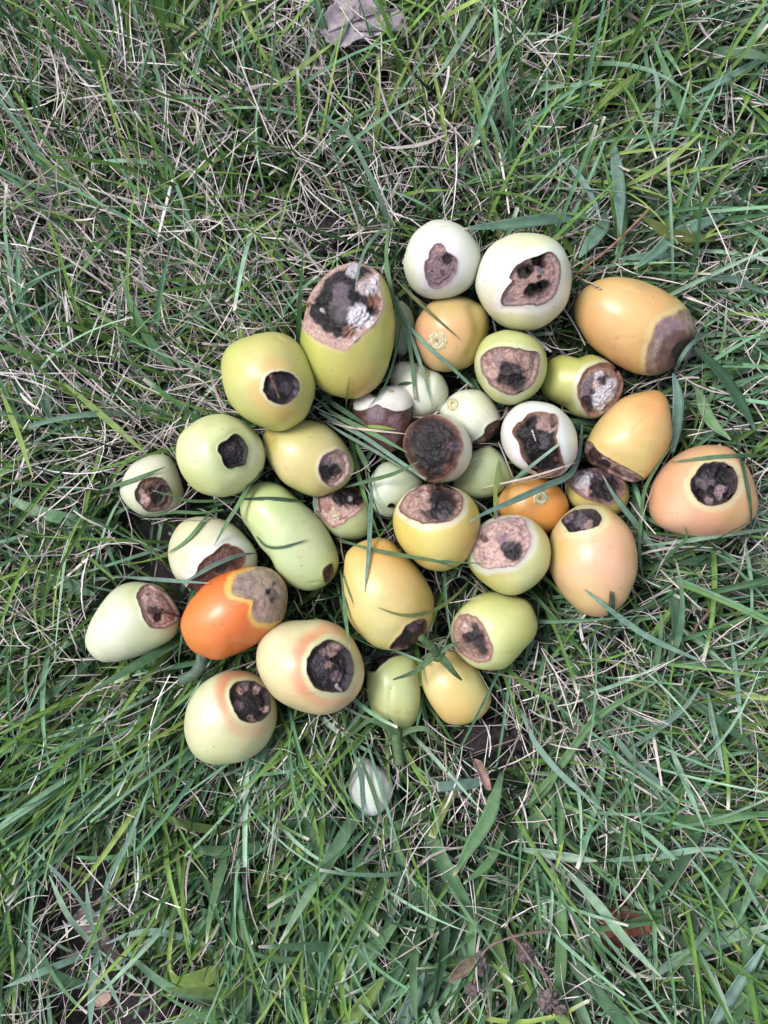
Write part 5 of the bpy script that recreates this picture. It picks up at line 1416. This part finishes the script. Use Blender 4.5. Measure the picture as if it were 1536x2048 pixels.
# the long green blades of the lawn
x, y, px, py, ang, spr, yl, r = scatter(36000, .46, .54, 'g', 23)
n = len(x)
az = ang + spr * 0.95 * r.standard_normal(n)
nt = 1500
ti = np.where(r.random(n) < .5, r.integers(0, n, nt)[r.integers(0, nt, n)], -1)     # half of the blades grow in tufts
tj = np.maximum(ti, 0)
x = np.where(ti >= 0, x[tj] + .0035 * r.standard_normal(n), x)
y = np.where(ti >= 0, y[tj] + .0035 * r.standard_normal(n), y)
az = np.where(ti >= 0, az[tj] + .5 * r.standard_normal(n), az)
ysel = np.where(ti >= 0, (_hash(tj, tj * 0, tj * 0, 5)), r.random(n))
teal = pick(r, n, [(102,142,114), (120,156,132), (84,122,88), (144,174,156), (64,100,68)], [3, 3, 3, 1.8, 2.4])
yel = pick(r, n, [(96,130,62), (116,148,74), (82,114,54), (138,160,86), (100,134,80)], [3, 2, 3, 1, 2])
cg = np.where((ysel < yl + .16)[:, None], yel, teal) * np.array([1.08, 1.13, 1.02])
fine = r.random(n)
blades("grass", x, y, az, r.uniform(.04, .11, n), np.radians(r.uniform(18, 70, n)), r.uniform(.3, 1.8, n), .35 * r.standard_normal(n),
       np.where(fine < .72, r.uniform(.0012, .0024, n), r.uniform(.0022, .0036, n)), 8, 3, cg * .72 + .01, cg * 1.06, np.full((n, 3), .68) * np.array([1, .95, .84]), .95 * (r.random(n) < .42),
       r.uniform(.001, .008, n), M_GREEN, np.column_stack([r.uniform(-.6, .6, n), r.uniform(-.9, .9, n)]), r, np.where(r.random(n) < .35, r.uniform(.2, .4, n), r.uniform(.8, .97, n)))

# coarse, wide-leaved grass that grows among the lawn on the right and below
x, y, px, py, ang, spr, yl, r = scatter(7500, .46, .54, 'g', 24)
dens = np.clip(sstep(1500, 1800, py) * .85 + sstep(1100, 1400, px) * .35 + .06, 0, 1)
dens = dens * (px > 480) + .10 * (px <= 480)
dens = dens * (1 + .9 * (py > 1560) * (px > 480))
k = r.random(len(x)) < dens * .62
x, y, px, py, ang, spr, yl = (q[k] for q in (x, y, px, py, ang, spr, yl))
n = len(x)
az = ang + spr * 1.2 * r.standard_normal(n)
cg = pick(r, n, [(98,134,94), (114,148,116), (76,110,80), (116,140,84)], [3, 3, 3, 1])
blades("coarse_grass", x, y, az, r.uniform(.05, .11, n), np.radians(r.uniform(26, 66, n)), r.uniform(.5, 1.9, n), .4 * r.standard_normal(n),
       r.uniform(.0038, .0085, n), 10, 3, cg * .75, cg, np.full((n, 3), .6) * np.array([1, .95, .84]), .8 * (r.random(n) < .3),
       r.uniform(.002, .010, n), M_BROAD, np.column_stack([r.uniform(-.5, .5, n), r.uniform(-.7, .7, n)]), r, r.uniform(.75, .97, n))

# the lawn going on beyond the frame: wider-spaced, simpler blades
x, y, px, py, ang, spr, yl, r = scatter(150000, 1.7, 1.8, 'g', 25)
k = (np.abs(x) > .43) | (np.abs(y) > .51)
x, y, ang, spr, yl = (q[k] for q in (x, y, ang, spr, yl))
n = len(x)
az = r.uniform(0, 6.28, n)
cg = pick(r, n, [(102,142,114), (84,122,88), (96,130,62), (204,190,186), (64,100,68)], [3, 3, 2, 2.2, 2.4])
blades("grass", x, y, az, r.uniform(.04, .10, n), np.radians(r.uniform(15, 65, n)), r.uniform(.3, 1.6, n), .3 * r.standard_normal(n),
       r.uniform(.003, .0055, n), 3, 2, cg * .72, cg, cg, np.zeros(n), r.uniform(.001, .01, n), M_GREEN,
       np.column_stack([r.uniform(-.6, .6, n), r.uniform(-.7, .7, n)]), r, r.uniform(.7, .95, n))
